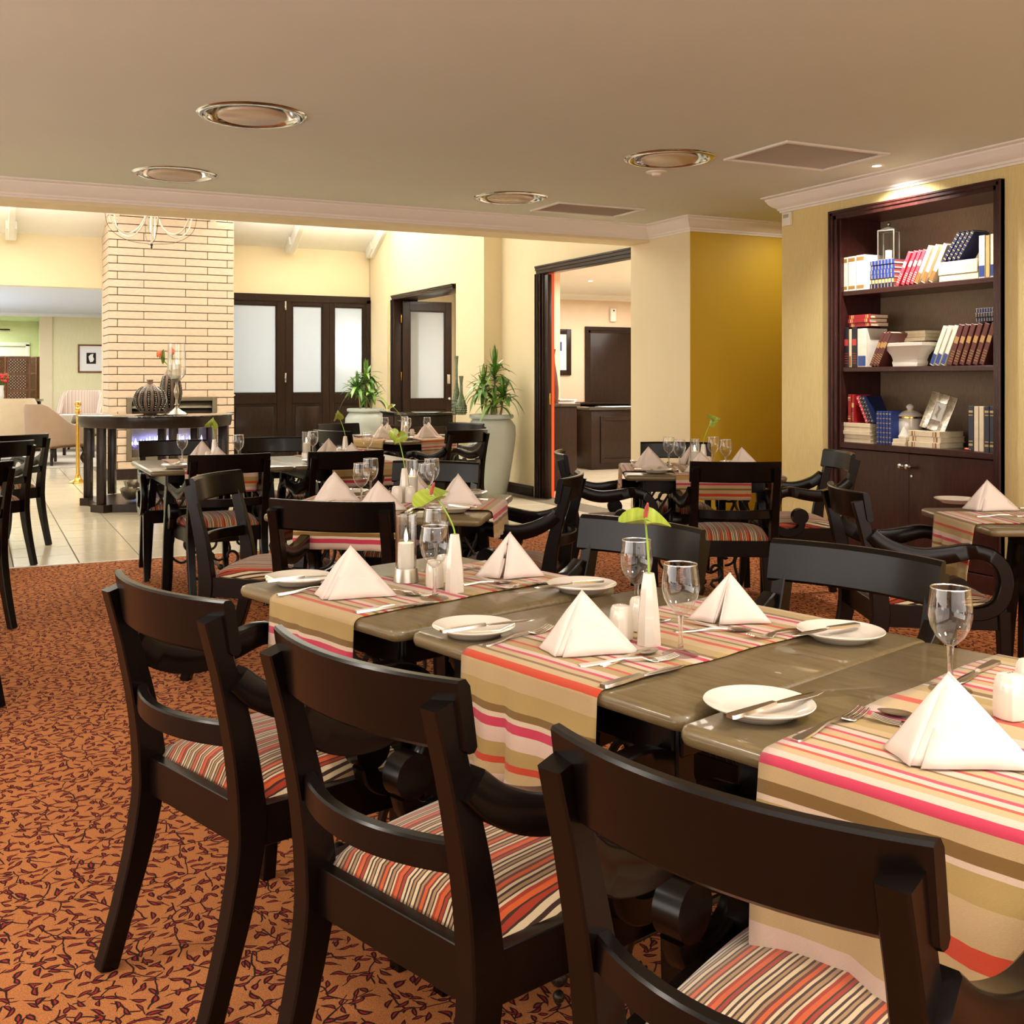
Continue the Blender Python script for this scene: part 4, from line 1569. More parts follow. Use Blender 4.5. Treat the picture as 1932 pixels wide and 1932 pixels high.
put('body', finish(bm, 'body', M['ceramic']), sh)
fr = thing('photo_frame', 'embossed silver picture frame propped on the cream and gold books', 'picture frame', (5.50, shelf_y(zq(985)), S3 + .1045 + .004), 0)
fr.rotation_euler = (rad(17), rad(10), rad(22))
fw_, fh_ = .165, .245
bm = bmesh.new()
for s in (-1, 1):
    box(bm, 0, s * (fw_ / 2 - .025), fh_ / 2, .016, .05, fh_, .004)
for z_, h_ in ((.035, .07), (fh_ - .032, .064)):
    box(bm, 0, 0, z_, .016, fw_ - .10, h_, .003)
put('moulding', finish(bm, 'moulding', M['silver_frame']), fr)
put('print', box_me('print', .004, fw_ - .09, fh_ - .12, M['photo_white'], 0), fr, (.002, 0, .062))
bm = bmesh.new()
outline(bm, [(-.008, .0), (.012, .02), (.004, .06), (.014, .085), (-.010, .07), (-.004, .03)], .002, 'x')
put('printed_figure', finish(bm, 'printed_figure', M['grille'], False), fr, (-.002, .005, .08))
lv = thing('dried_leaf', 'small orange dried piece on the shelf beside the slate blue book', 'ornament', (5.48, shelf_y(zq(1368)), S3))
bm = bmesh.new()
for k in range(4):
    ball(bm, .01 * k - .015, .02 * k - .03, .008, .012, sz=.6, u=8, v=6)
put('piece', finish(bm, 'piece', M['protea']), lv)
# ================================================================== armchairs
def rail_path(hw, y_end, bow, z, n=14):
    return [(-hw + 2 * hw * i / n, y_end - bow * (1 - ((-hw + 2 * hw * i / n) / hw) ** 2), z) for i in range(n + 1)]


CH_ME = {}
# top rail: tall curved tablet
bm = bmesh.new()
n = 16
rings = []
for i in range(n + 1):
    u = -1 + 2 * i / n
    x = .230 * u
    yb = -.284 - .048 * (1 - u * u)
    th = .024
    prof = []
    c = .007
    h = .108
    tilt = .16
    for (yy, zz) in ((th / 2, -h / 2 + c), (th / 2, h / 2 - c * 1.6), (th / 2 - c, h / 2), (-th / 2 + c * .6, h / 2), (-th / 2, h / 2 - c * .6), (-th / 2, -h / 2 + c), (-th / 2 + c, -h / 2), (th / 2 - c, -h / 2)):
        prof.append((x, yb + yy - zz * tilt, .804 + zz - .004 * (1 - abs(u)) * 0))
    rings.append([bm.verts.new(p) for p in prof])
for a, b in zip(rings, rings[1:]):
    for j in range(8):
        bm.faces.new((a[j], a[(j + 1) % 8], b[(j + 1) % 8], b[j]))
bm.faces.new(rings[0])
bm.faces.new(rings[-1][::-1])
CH_ME['top_rail'] = finish(bm, 'top_rail', M['chairwood'], angle=24)
# cross rail
bm = bmesh.new()
path = [(p[0], p[1], p[2]) for p in rail_path(.192, -.255, .055, .585, 12)]
sweep(bm, path, (0, 0, 1), .046, .024, .3)
CH_ME['cross_rail'] = finish(bm, 'cross_rail', M['chairwood'], angle=30)


def leg_me(name, pts, w0, w1, t0, t1, xs):
    bm = bmesh.new()
    P = catmull(pts, 5)
    k = len(P) - 1
    P = [(xs[0] + (xs[1] - xs[0]) * i / k, p[0], p[1]) for i, p in enumerate(P)]
    sweep(bm, P, (1, 0, 0), [w0 + (w1 - w0) * i / k for i in range(k + 1)], [t0 + (t1 - t0) * i / k for i in range(k + 1)], .18)
    return finish(bm, name, M['chairwood'], angle=40)


rear = [(-.335, 0), (-.300, .11), (-.262, .24), (-.238, .36), (-.236, .44), (-.252, .56), (-.282, .69), (-.318, .825)]
# the post thickens round the seat rail
for s in (-1, 1):
    bm = bmesh.new()
    P = catmull(rear, 5)
    k = len(P) - 1
    pp = [(s * .205, p[0], p[1]) for p in P]
    ws = [.036 + .006 * sin(pi * i / k) for i in range(k + 1)]
    ts = [.036 + .024 * max(0, 1 - abs(P[i][1] - .42) / .30) + .006 for i in range(k + 1)]
    sweep(bm, pp, (1, 0, 0), ws, ts, .16)
    CH_ME['rear_post%d' % s] = finish(bm, 'rear_leg', M['chairwood'], angle=40)
    CH_ME['front_leg%d' % s] = leg_me('front_leg', [(.190, .43), (.194, .32), (.196, .20), (.206, .09), (.230, 0)], .044, .030, .044, .030, (s * .246, s * .250))
    # scrolled arm with a disc volute
    A = [(-.272, .705), (-.23, .668), (-.165, .638), (-.09, .625), (0, .636), (.07, .650), (.125, .642), (.170, .610), (.192, .555), (.188, .500), (.163, .452), (.115, .428), (.065, .426), (.024, .445), (.008, .480)]
    P = catmull(A, 5)
    k = len(P) - 1
    pp, ws, ts = [], [], []
    for i, p in enumerate(P):
        f = i / k
        pp.append((s * (.218 + .042 * min(1, f * 2.2)), p[0], p[1]))
        ws.append(.040)
        ts.append(.052 + .012 * sin(min(1, f * 2.6) * pi) if f < .45 else (.050 if f < .8 else .050 - .012 * (f - .8) / .2))
    bm = bmesh.new()
    sweep(bm, pp, (1, 0, 0), ws, ts, .20)
    bmesh.ops.create_cone(bm, cap_ends=True, segments=28, radius1=.044, radius2=.044, depth=.046,
                          matrix=Matrix.Translation((s * .258, .018, .514)) @ Matrix.Rotation(rad(90), 4, 'Y'))
    CH_ME['arm%d' % s] = finish(bm, 'arm', M['chairwood'], angle=45)
# seat frame
bm = bmesh.new()
for s in (-1, 1):
    sweep(bm, [(s * .205, -.225, .402), (s * .246, .193, .402)], (0, 0, 1), .082, .026, .12)
sweep(bm, [(-.246, .193, .402), (.246, .193, .402)], (0, 0, 1), .082, .026, .12)
sweep(bm, [(-.205, -.232, .402), (.205, -.232, .402)], (0, 0, 1), .082, .026, .12)
CH_ME['seat_frame'] = finish(bm, 'seat_frame', M['chairwood'], angle=40)
# cushion
bm = bmesh.new()
N = 22
grid = []
for j in range(N + 1):
    v = -1 + 2 * j / N
    row = []
    for i in range(N + 1):
        u = -1 + 2 * i / N
        hw = .196 + (.238 - .196) * (v + 1) / 2
        e = max(0.0, 1 - abs(u) ** 3.2) ** .45 * max(0.0, 1 - abs(v) ** 3.2) ** .45
        row.append(bm.verts.new((hw * u, -.215 + .402 * (v + 1) / 2, .436 + .064 * e)))
    grid.append(row)
for j in range(N):
    for i in range(N):
        bm.faces.new((grid[j][i], grid[j][i + 1], grid[j + 1][i + 1], grid[j + 1][i]))
CH_ME['cushion'] = finish(bm, 'cushion', M['seat'], angle=80)


def make_chair(label, arms=True):
    c = thing('dining_armchair' if arms else 'dining_chair', label, 'chair', (0, 0, 0), 0, 'dark regency dining chairs')
    put('seat_frame', CH_ME['seat_frame'], c)
    put('cushion', CH_ME['cushion'], c)
    put('top_rail', CH_ME['top_rail'], c)
    put('cross_rail', CH_ME['cross_rail'], c)
    for s in (-1, 1):
        put('leg', CH_ME['rear_post%d' % s], c)
        put('leg', CH_ME['front_leg%d' % s], c)
        if arms:
            put('arm', CH_ME['arm%d' % s], c)
    return c


first_chair = None


def chair(label, l, d, phi, back=.325, arms=True):
    """Chair whose top rail centre is l to the right and d ahead of the camera; phi compass heading it faces."""
    global first_chair
    r = at_depth(l, d)
    o = r + fwd(phi) * back
    if not arms:
        c = make_chair(label, False)
        c.location = (o.x, o.y, 0)
        c.rotation_euler = (0, 0, -phi)
        return c
    if first_chair is None:
        first_chair = make_chair(label)
        first_chair.location = (o.x, o.y, 0)
        first_chair.rotation_euler = (0, 0, -phi)
        return first_chair
    return dup(first_chair, (o.x, o.y, 0), -phi, label)


H = 25.3
chair('armchair nearest the camera, its worn top rail before the striped cloth', .237, 1.11, rad(H + 45))
chair('middle of the three armchairs along the near side of the long table', -.2025, 1.628, rad(H + 46))
chair('farthest of the three near-side armchairs, alone by the open carpet', -.655, 2.157, rad(H + 46))
chair('armchair across the long table, behind the middle setting, facing the camera', .505, 3.15, rad(H - 131))
chair('armchair across the long table with a broad shiny rail, facing the camera', .955, 2.645, rad(H - 130))
chair('armchair with its back to us at the second table, directly before it', -.515, 3.655, rad(H + 14))
chair('armless side-on chair at the second table, its whole striped seat showing', -1.182, 4.70, rad(H + 103), arms=False)
chair('armchair on the far side of the second table, mostly hidden by glasses', -.20, 5.42, rad(H + 196))
chair('side-on armchair with big scrolled arms facing the second table from behind a napkin', .44, 4.68, rad(H - 76))
chair('armchair with its back to us at the table by the mustard alcove', 1.315, 5.37, rad(H + 3))
chair('side-on scroll-armed armchair before the brown doorway, facing the alcove table', .47, 6.12, rad(H + 93))
chair('armchair beside the bookcase turned toward the alcove table', 2.13, 6.15, rad(H - 91))
chair('armchair behind the alcove table against the cream pillar', 1.32, 7.06, rad(H + 188))
chair('armchair with one large looped arm pointing at the table by the bookcase', 1.415, 4.14, rad(H + 93))
chair('armchair with its back to us at the room-square table, nearer the carpet edge', -1.37, 5.90, rad(0))
chair('armchair with its back to us at the room-square table, behind the scrolled arm chair', -.75, 6.17, rad(0))
chair('armchair facing us in front of the fireplace fire', -2.09, 7.28, rad(180))
chair('armchair facing us in front of the dark panelled doors', -1.48, 7.62, rad(180))
chair('armchair with its back to us on the near corner side of the diagonal table', -1.20, 8.60, rad(H + 42))
chair('armchair facing us beneath the shorter dracaena', -1.32, 9.95, rad(H + 138))
chair('armchair with its back to us beside the tall grey urn', -.06, 8.72, rad(H - 44))
chair('armchair facing us right in front of the small side table', -.08, 10.1, rad(H - 136))
chair('farthest armchair on the tiles near the brass post', -3.40, 7.97, rad(H - 60))
chair('armchair on the tiles in front of the farthest one', -3.15, 7.10, rad(H - 60))
chair('armchair standing on the carpet edge near the tiles', -2.50, 5.26, rad(H - 56))
chair('armchair whose single leg stands on open carpet, cut by the picture edge', -1.97, 3.95, rad(H - 60))

# ================================================================== tables
TZ = .75


def slab_round(bm, w, d, z1, th, r=.03, bull=.012, n=6):
    """Table top with rounded corners and a rounded edge."""
    def ring(off, z):
        vs = []
        rr = max(.004, r - off)
        for (sx, sy, a0) in ((1, 1, 0), (-1, 1, 90), (-1, -1, 180), (1, -1, 270)):
            for k in range(n + 1):
                a = rad(a0 + 90 * k / n)
                vs.append(bm.verts.new((sx * (w / 2 - r) + rr * cos(a), sy * (d / 2 - r) + rr * sin(a), z)))
        return vs
    offs = [(bull, z1 - th), (bull * .3, z1 - th + bull * .3), (0, z1 - th + bull), (0, z1 - bull), (bull * .3, z1 - bull * .3), (bull, z1)]
    R = [ring(o, z) for o, z in offs]
    for a, b in zip(R, R[1:]):
        k = len(a)
        for j in range(k):
            bm.faces.new((a[j], a[(j + 1) % k], b[(j + 1) % k], b[j]))
    bm.faces.new(R[0][::-1])
    bm.faces.new(R[-1])


def spiral(c, r0, r1, a0, a1, n=18):
    """Points of a spiral in a 2-D plane."""
    return [(c[0] + (r0 + (r1 - r0) * i / n) * cos(a0 + (a1 - a0) * i / n), c[1] + (r0 + (r1 - r0) * i / n) * sin(a0 + (a1 - a0) * i / n)) for i in range(n + 1)]


def make_table(label, w, d, group='iron-scrolled dining tables', inset=.22):
    """w along local x, d along local y; four splayed legs joined by iron scrollwork."""
    t = thing('dining_table', label, 'table', (0, 0, 0), 0, group)
    bm = bmesh.new()
    slab_round(bm, w, d, TZ, .030)
    put('tabletop', finish(bm, 'tabletop', M['tabletop'], angle=50), t)
    bm = bmesh.new()
    aw, ad = w - inset, d - inset
    for s in (-1, 1):
        box(bm, 0, s * ad / 2, TZ - .065, aw, .022, .068, .003, seg=1)
        box(bm, s * aw / 2, 0, TZ - .065, .022, ad, .068, .003, seg=1)
    put('apron', finish(bm, 'apron', M['chairwood']), t)
    for sx in (-1, 1):
        for sy in (-1, 1):
            bm = bmesh.new()
            sweep(bm, [(sx * (aw / 2 - .02), sy * (ad / 2 - .02), TZ - .032), (sx * (aw / 2 + .005), sy * (ad / 2 + .005), .35), (sx * (aw / 2 + .02), sy * (ad / 2 + .02), 0)],
                  (1, 0, 0), [.046, .042, .036], [.046, .042, .036], .15)
            put('leg', finish(bm, 'leg', M['chairwood'], angle=40), t)
    # iron scrolls: C-curves between each pair of legs, meeting at a collar with a finial
    hw = aw / 2 - .03
    for sy in (-1, 1):
        bm = bmesh.new()
        y0 = sy * (ad / 2 - .01)
        for sx in (-1, 1):
            c1 = catmull([(sx * hw, .58), (sx * (hw - .05), .47), (sx * .21, .37), (sx * .17, .26), (sx * .19, .15), (sx * .12, .09), (sx * .04, .14)], 5)
            c1 += spiral((sx * .060, .215), .056, .014, rad(-100 if sx > 0 else -80), rad(200 if sx > 0 else -380), 18)
            tube(bm, [(p[0], y0, p[1]) for p in c1], .0085, 7)
            c2 = spiral((sx * .125, .300), .056, .012, rad(-100 if sx > 0 else -80), rad(300 if sx > 0 else -480), 20)
            tube(bm, [(p[0], y0, p[1]) for p in c2], .0075, 7)
        ball(bm, 0, y0, .155, .018, u=10, v=8)
        ball(bm, 0, y0, .118, .012, u=8, v=6)
        put('iron_scroll', finish(bm, 'iron_scroll', M['iron']), t)
    bm = bmesh.new()
    tube(bm, [(0, -(ad / 2 - .01), .155), (0, ad / 2 - .01, .155)], .009, 7)
    put('iron_stretcher', finish(bm, 'iron_stretcher', M['iron']), t)
    for sx in (-1, 1):
        for sy in (-1, 1):
            bm = bmesh.new()
            c = catmull([(0, .60), (.015, .545), (.055, .525), (.100, .545), (.118, .600), (.092, .645), (.055, .640), (.045, .610), (.062, .595)], 5)
            tube(bm, [(sx * (aw / 2 - .035 - p[0]), sy * (ad / 2 + .0), p[1]) for p in c], .0075, 7)
            put('iron_curl', finish(bm, 'iron_curl', M['iron']), t)
            bm = bmesh.new()
            tube(bm, [(sx * (aw / 2 - .17), sy * (ad / 2 - .03), TZ - .06), (sx * (aw / 2 - .03), sy * (ad / 2 - .01), .46)], .007, 7)
            put('iron_brace', finish(bm, 'iron_brace', M['iron']), t)
    return t


def runner(label, table, phi, length, width, off=0.0, drop_a=.24, drop_b=.24, phase=0.0, lift=0.0, mat='runner', group='striped table runners', seed=1):
    """Cloth lying across a table along compass direction phi (drop_a hangs at the near end)."""
    rnd = random.Random(seed)
    half = length / 2
    prof = []          # (u, z, s)
    R = .016
    z0 = TZ + .002 + lift
    s = 0.0
    pts = []
    nd = 9
    for i in range(nd + 1):
        pts.append((-half - R * .35, z0 - drop_a + (drop_a - R) * i / nd, 'd'))
    for k in range(1, 6):
        a = rad(180 - 90 * k / 5)
        pts.append((-half + R + (R * 1.35) * cos(a), z0 - R + R * sin(a), 'c'))
    nt = 16
    for i in range(1, nt + 1):
        pts.append((-half + R + (2 * half - 2 * R) * i / nt, z0, 't'))
    for k in range(1, 6):
        a = rad(90 - 90 * k / 5)
        pts.append((half - R + (R * 1.35) * cos(a), z0 - R + R * sin(a), 'c'))
    for i in range(1, nd + 1):
        pts.append((half + R * .35, z0 - R - (drop_b - R) * i / nd, 'd'))
    nv = 20
    bm = bmesh.new()
    uvl = bm.loops.layers.uv.new('UVMap')
    rows = []
    ph = rnd.random() * 6
    for idx, (u, z, kind) in enumerate(pts):
        if idx:
            s += sqrt((u - pts[idx - 1][0]) ** 2 + (z - pts[idx - 1][1]) ** 2)
        row = []
        for j in range(nv + 1):
            v = -1 + 2 * j / nv
            wdt = width / 2
            hang = max(0, (z0 - R - z)) if kind == 'd' else 0
            wave = hang * .10 * (sin(v * 5 + ph) + .5 * sin(v * 9 + ph * 2)) * (1 if u < 0 else -1)
            edge = 0.0035 * sin(u * 23 + ph + (2 if v > 0 else 0)) * abs(v) ** 4
            sk = .02 * hang * sin(z * 14 + ph) * v
            lz = .0012 * abs(sin(u * 17 + v * 3 + ph)) if kind == 't' else 0
            row.append((bm.verts.new((v * wdt + edge + sk, u - abs(wave) * (1 if u < 0 else -1), z + lz)), (v * wdt, phase + drop_a - s)))
        rows.append(row)
    for a, b in zip(rows, rows[1:]):
        for j in range(nv):
            f = bm.faces.new((a[j][0], a[j + 1][0], b[j + 1][0], b[j][0]))
            for lp, uv in zip(f.loops, (a[j][1], a[j + 1][1], b[j + 1][1], b[j][1])):
                lp[uvl].uv = uv
    me = finish(bm, 'table_runner', M[mat], angle=80)
    c = table.location + rgt(phi) * off
    o = put('table_runner', me, None, (c.x, c.y, 0), (0, 0, -phi))
    md = o.modifiers.new('thick', 'SOLIDIFY')
    md.thickness = .0018
    md.offset = 1
    return tag(o, label, 'table runner', group)


# the three tables of the long row; phi_r is the direction across the row, away from the near diners
PHI = rad(H + 50.0)
tabs = {}


def place_table(key, label, corner, w, d, phi, inset=.22):
    """Near-left corner given; w to the right, d away along phi."""
    t = make_table(label, w, d, inset=inset)
    c = Vector((corner[0], corner[1], 0)) + rgt(phi) * w / 2 + fwd(phi) * d / 2
    t.location = c
    t.rotation_euler = (0, 0, -phi)
    tabs[key] = t
    return t


a_ = seen(1270, 1368, .75)
place_table('T3', 'nearest table of the long row, filling the lower corner of the view', a_, .78, .80, rad(H + 48.5), .15)
a_ = seen(769, 1191, .75)
place_table('T2', 'middle table of the long row, with the bud vase and two napkins', a_, .735, .78, rad(H + 50.5), .15)
a_ = seen(446, 1103, .75)
place_table('T1', 'far end table of the long row, with the candle in a steel holder', a_, .67, .72, rad(H + 48.0), .15)
runner('striped runner hanging over the chair nearest the camera', tabs['T3'], rad(H + 48.5), .80, .47, .0, .44, .20, .0, mat='runner_wide', seed=2)
runner('striped runner across the middle table of the long row', tabs['T2'], rad(H + 50.5), .78, .36, .005, .235, .16, .004, seed=3)
runner('striped runner on the far end table of the long row', tabs['T1'], rad(H + 48.0), .72, .345, .015, .15, .12, .034, seed=4)

# second table
phi2 = rad(H + 10.0)
c_ = seen(908, 980, .75) - rgt(phi2) * .87
place_table('R2', 'square table laid for four behind the long row', c_, .87, .87, phi2)
runner('striped runner hanging off the near edge of the second table', tabs['R2'], phi2, .87, .40, -.10, .13, .13, .02, seed=5)
runner('striped runner hanging off the end of the second table toward the urn', tabs['R2'], phi2 + pi / 2, .87, .40, .0, .16, .12, .22, .003, seed=6)
# table by the alcove
phi3 = rad(H + 5.0)
c_ = seen(1180, 897, .75)
place_table('RB', 'square table laid for four before the mustard alcove', c_, .87, .87, phi3)
runner('striped runner hanging toward us from the alcove table', tabs['RB'], phi3, .87, .40, .04, .13, .13, .30, seed=7)
runner('striped runner hanging off the doorway end of the alcove table', tabs['RB'], phi3 + pi / 2, .87, .42, .0, .15, .15, .25, .003, seed=8)
# table by the bookcase
phi4 = rad(H + 0.0)
c_ = seen(1872, 998, .75)
place_table('T6', 'table by the bookcase, cut by the picture edge', c_, 1.0, .62, phi4, .50)
runner('striped runner over the end of the table by the bookcase', tabs['T6'], phi4 + pi / 2, 1.0, .34, .02, .28, .2, .258, seed=9)
# two room-square tables
place_table('G1', 'room-square table before the fireplace, at the edge of the tiles', (.90, 6.25), .84, .87, 0)
place_table('G2', 'second room-square table, in front of the dark panelled doors', (1.745, 6.25), .84, .87, 0)
runner('striped runner on the fireplace-side table', tabs['G1'], 0, .87, .42, -.02, .14, .14, .10, seed=10)
runner('striped runner on the table before the panelled doors', tabs['G2'], 0, .87, .42, .02, .14, .14, .01, seed=11)
# diagonal table
phi5 = rad(H + 45.0)
c5 = at_depth((766 - 900) / 2000 * 9.50, 9.50)
tabs['G4'] = make_table('diagonal table between the two grey urns', .87, .87)
tabs['G4'].location = c5
tabs['G4'].rotation_euler = (0, 0, -phi5)
runner('striped runner off the diagonal table toward the dark doors side', tabs['G4'], phi5, .87, .42, .0, .13, .13, .02, seed=12)
runner('striped runner off the diagonal table toward the doorway side', tabs['G4'], phi5 - pi / 2, .87, .42, .0, .13, .13, .17, .003, seed=13)
# table just outside the picture that the four tile-side armchairs stand round
# ================================================================== tableware
TW = {}
TW['bowl'] = lathe_me('bowl', [(.0055, .074), (.012, .079), (.023, .090), (.0315, .106), (.0355, .125), (.0350, .143), (.0315, .172)], M['thin_glass'], 32, angle=60)
TW['lip'] = lathe_me('lip', [(.0308, .1710), (.0322, .1713), (.0324, .1728), (.0314, .1736), (.0304, .1726), (.0308, .1710)], M['rim_glass'], 32, angle=60)
TW['stem'] = lathe_me('stem', [(0, .0), (.033, .0), (.0345, .0012), (.033, .0026), (.018, .0050), (.0075, .010), (.0046, .018), (.0042, .045), (.0050, .066), (.0060, .075), (0, .076)], M['glass'], 28, angle=60)
TW['plate'] = lathe_me('plate', [(0, .004), (.045, .003), (.050, 0), (.055, .0), (.060, .006), (.078, .014), (.0862, .0185), (.0868, .0200), (.0858, .0210), (.077, .0175), (.060, .0100), (.054, .0075), (0, .0065)], M['ceramic'], 56, angle=60)


def shape(bm, rows, th=.0016):
    """Strip from (y, half width, z) rows, given thickness."""
    prev = None
    for y, hw, z in rows:
        r = [bm.verts.new((-hw, y, z)), bm.verts.new((hw, y, z)), bm.verts.new((hw * .86, y, z + th)), bm.verts.new((-hw * .86, y, z + th))]
        if prev:
            for j in range(4):
                bm.faces.new((prev[j], prev[(j + 1) % 4], r[(j + 1) % 4], r[j]))
        else:
            bm.faces.new(r)
        prev = r
    bm.faces.new(prev[::-1])


bm = bmesh.new()
shape(bm, [(-.098, .007, .0), (-.094, .0095, .0), (-.05, .0085, .0012), (-.005, .0055, .003), (.0, .005, .003)], .0055)
TW['knife_handle'] = finish(bm, 'handle', M['steel'], angle=50)
bm = bmesh.new()
P_ = [(.0, .005, .004), (.02, .0075, .004), (.06, .0098, .0038), (.088, .0085, .0036), (.104, .0045, .0034), (.112, .001, .0034)]
shape(bm, P_, .0012)
TW['blade'] = finish(bm, 'blade', M['steel'], angle=50)
bm = bmesh.new()
shape(bm, [(-.095, .006, .0), (-.088, .0095, .0), (-.05, .0070, .0025), (-.01, .0032, .008), (.028, .0030, .0075)], .0028)
TW['fork_handle'] = finish(bm, 'handle', M['steel'], angle=50)
bm = bmesh.new()
shape(bm, [(.028, .003, .0075), (.038, .009, .004), (.048, .0122, .0016), (.056, .0124, .0014)], .0020)
for k in range(4):
    x_ = -.0102 + k * .0068
    sweep(bm, catmull([(x_, .055, .0024), (x_, .072, .0034), (x_ * .98, .088, .0070), (x_ * .94, .098, .0105)], 3), (1, 0, 0), .0034, .0020, .2)
TW['tines'] = finish(bm, 'tines', M['steel'], angle=50)
bm = bmesh.new()
shape(bm, [(-.080, .005, .0), (-.074, .0080, .0), (-.04, .0058, .002), (-.005, .003, .007), (.030, .0028, .0065)], .0026)
TW['spoon_handle'] = finish(bm, 'handle', M['steel'], angle=50)
bm = bmesh.new()
N_ = 10
ctr = bm.verts.new((0, .055, .0006))
pr = None
first_r = None
for r_, zz in ((.35, .0010), (.7, .003), (1.0, .0068)):
    rr = [bm.verts.new((.0165 * r_ * sin(2 * pi * k / 20) * (1 - .12 * cos(2 * pi * k / 20)), .055 + .027 * r_ * cos(2 * pi * k / 20), zz)) for k in range(20)]
    for k in range(20):
        if pr is None:
            bm.faces.new((ctr, rr[k], rr[(k + 1) % 20]))
        else:
            bm.faces.new((pr[k], rr[k], rr[(k + 1) % 20], pr[(k + 1) % 20]))
    pr = rr
bmesh.ops.solidify(bm, geom=bm.faces[:], thickness=-.0012)
TW['spoon_bowl'] = finish(bm, 'spoon_bowl', M['steel'], angle=60)
TW['shaker'] = lathe_me('shaker', [(0, .001), (.0165, .0), (.0205, .003), (.0220, .012), (.0210, .045), (.0190, .062), (.0155, .0695), (.008, .0715), (0, .0712)], M['ceramic'], 40, sq=.35)
bm = bmesh.new()
for k in range(3):
    lathe(bm, [(0, .0722), (.0013, .0720)], 8, cx=-.005 + .005 * k, cy=.0)
TW['holes'] = finish(bm, 'pour_holes', M['dark_gap'], False)
TW['vase'] = lathe_me('vase', [(0, .001), (.0235, .0), (.0250, .003), (.0215, .060), (.0150, .120), (.0120, .138), (.0115, .1415), (.0095, .1418), (.0080, .120), (0, .110)], M['ceramic'], 8, sq=.0, angle=30)
bm = bmesh.new()
lathe(bm, [(0, .0), (.0325, .0), (.0335, .0015), (.0290, .0345), (.0285, .036), (.0255, .036), (.0255, .030), (0, .030)], 40)
TW['steel_base'] = finish(bm, 'steel_base', M['brushed'], angle=40)
TW['chimney'] = lathe_me('glass_chimney', [(.0270, .031), (.0272, .170), (.0276, .172), (.0272, .1735), (.0262, .1725), (.0258, .168), (.0258, .031)], M['thin_glass'], 36, angle=60)
TW['pillar'] = lathe_me('candle', [(0, .031), (.0205, .031), (.0210, .034), (.0210, .098), (.0195, .101), (.010, .099), (0, .098)], M['wax'], 28)
TW['cflame'] = lathe_me('flame', [(0, .103), (.0035, .106), (.0052, .112), (.0040, .121), (.0016, .130), (0, .136)], M['flame'], 12)


def tri_sheet(bm, A, B, C, n=8, bulge=.006, mi=0):
    """Triangle A-B-C as a subdivided sheet bulging along its normal."""
    A, B, C = Vector(A), Vector(B), Vector(C)
    nrm = (B - A).cross(C - A).normalized()
    rows = []
    for i in range(n + 1):
        row = []
        for j in range(i + 1):
            f = i / n
            g = j / i if i else 0
            p = A + (B - A) * f * (1 - g) + (C - A) * f * g
            b = bulge * sin(pi * min(1, f)) * sin(pi * g) + bulge * .8 * f * sin(3 * pi * g + .6) * .25
            row.append(bm.verts.new(p + nrm * b))
        rows.append(row)
    for i in range(n):
        for j in range(i + 1):
            bm.faces.new((rows[i][j], rows[i + 1][j], rows[i + 1][j + 1]))
            if j < i:
                bm.faces.new((rows[i][j], rows[i + 1][j + 1], rows[i][j + 1]))


def napkin_me(k, opened=False):
    """Starched napkin folded to a standing triangle: a broad face, a narrow side face and inner folds."""
    rnd = random.Random(k)
    j = lambda s: rnd.uniform(-s, s)
    h = .112 + j(.005)
    bm = bmesh.new()
    if not opened:
        A = (-.012 + j(.004), .004, h)
        R = (-.062 + j(.006), -.052, .003)
        L = (-.090 + j(.004), .014, .003)
        Q = (.096 + j(.004), -.012 + j(.006), .003)
        B = (.020, .052, .003)
        tri_sheet(bm, A, Q, R, 9, -.009)
        tri_sheet(bm, A, R, L, 9, -.006)
        tri_sheet(bm, A, B, Q, 6, -.004)
        # turned-up hem of the lower layer
        tri_sheet(bm, (A[0], A[1] + .003, h - .006), (Q[0] - .004, Q[1] - .007, .002), (R[0] + .014, R[1] - .007, .0018), 7, -.006)
    else:
        A = (.004 + j(.004), .0, h)
        m_ = j(.012)
        tri_sheet(bm, A, (.094, -.010, .003), (-.022 + m_, -.050, .003), 9, -.009)
        tri_sheet(bm, A, (-.034 + m_, -.036, .003), (-.088, -.012, .003), 9, -.009)
        tri_sheet(bm, A, (-.022 + m_, -.050, .003), (-.004 + m_, .020, .003), 7, -.003)
        tri_sheet(bm, A, (-.012 + m_, .020, .003), (-.034 + m_, -.036, .003), 7, -.003)
        tri_sheet(bm, A, (-.086, -.010, .003), (.092, -.006, .003), 6, -.030)
    bm.normal_update()
    c0 = Vector((0, .0, .02))
    for f in bm.faces:
        f.smooth = True
        if f.normal.dot(f.calc_center_median() - c0) < 0:
            f.normal_flip()
    for v in bm.verts:
        if v.co.z < .0035:
            v.co.z = .0035
    me = bpy.data.meshes.new('napkin')
    bm.to_mesh(me)
    bm.free()
    me.materials.append(M['napkin'])
    return me


NAPK = [napkin_me(k) for k in range(4)]
NAPK_OPEN = [napkin_me(k + 20, True) for k in range(3)]
nap_count = 0
TTOP = TZ + .0045       # on cloth


def t_place(o, p, phi, z=TTOP):
    o.location = (p.x, p.y, z)
    o.rotation_euler = (0, 0, -phi)
    return o


protos = {}


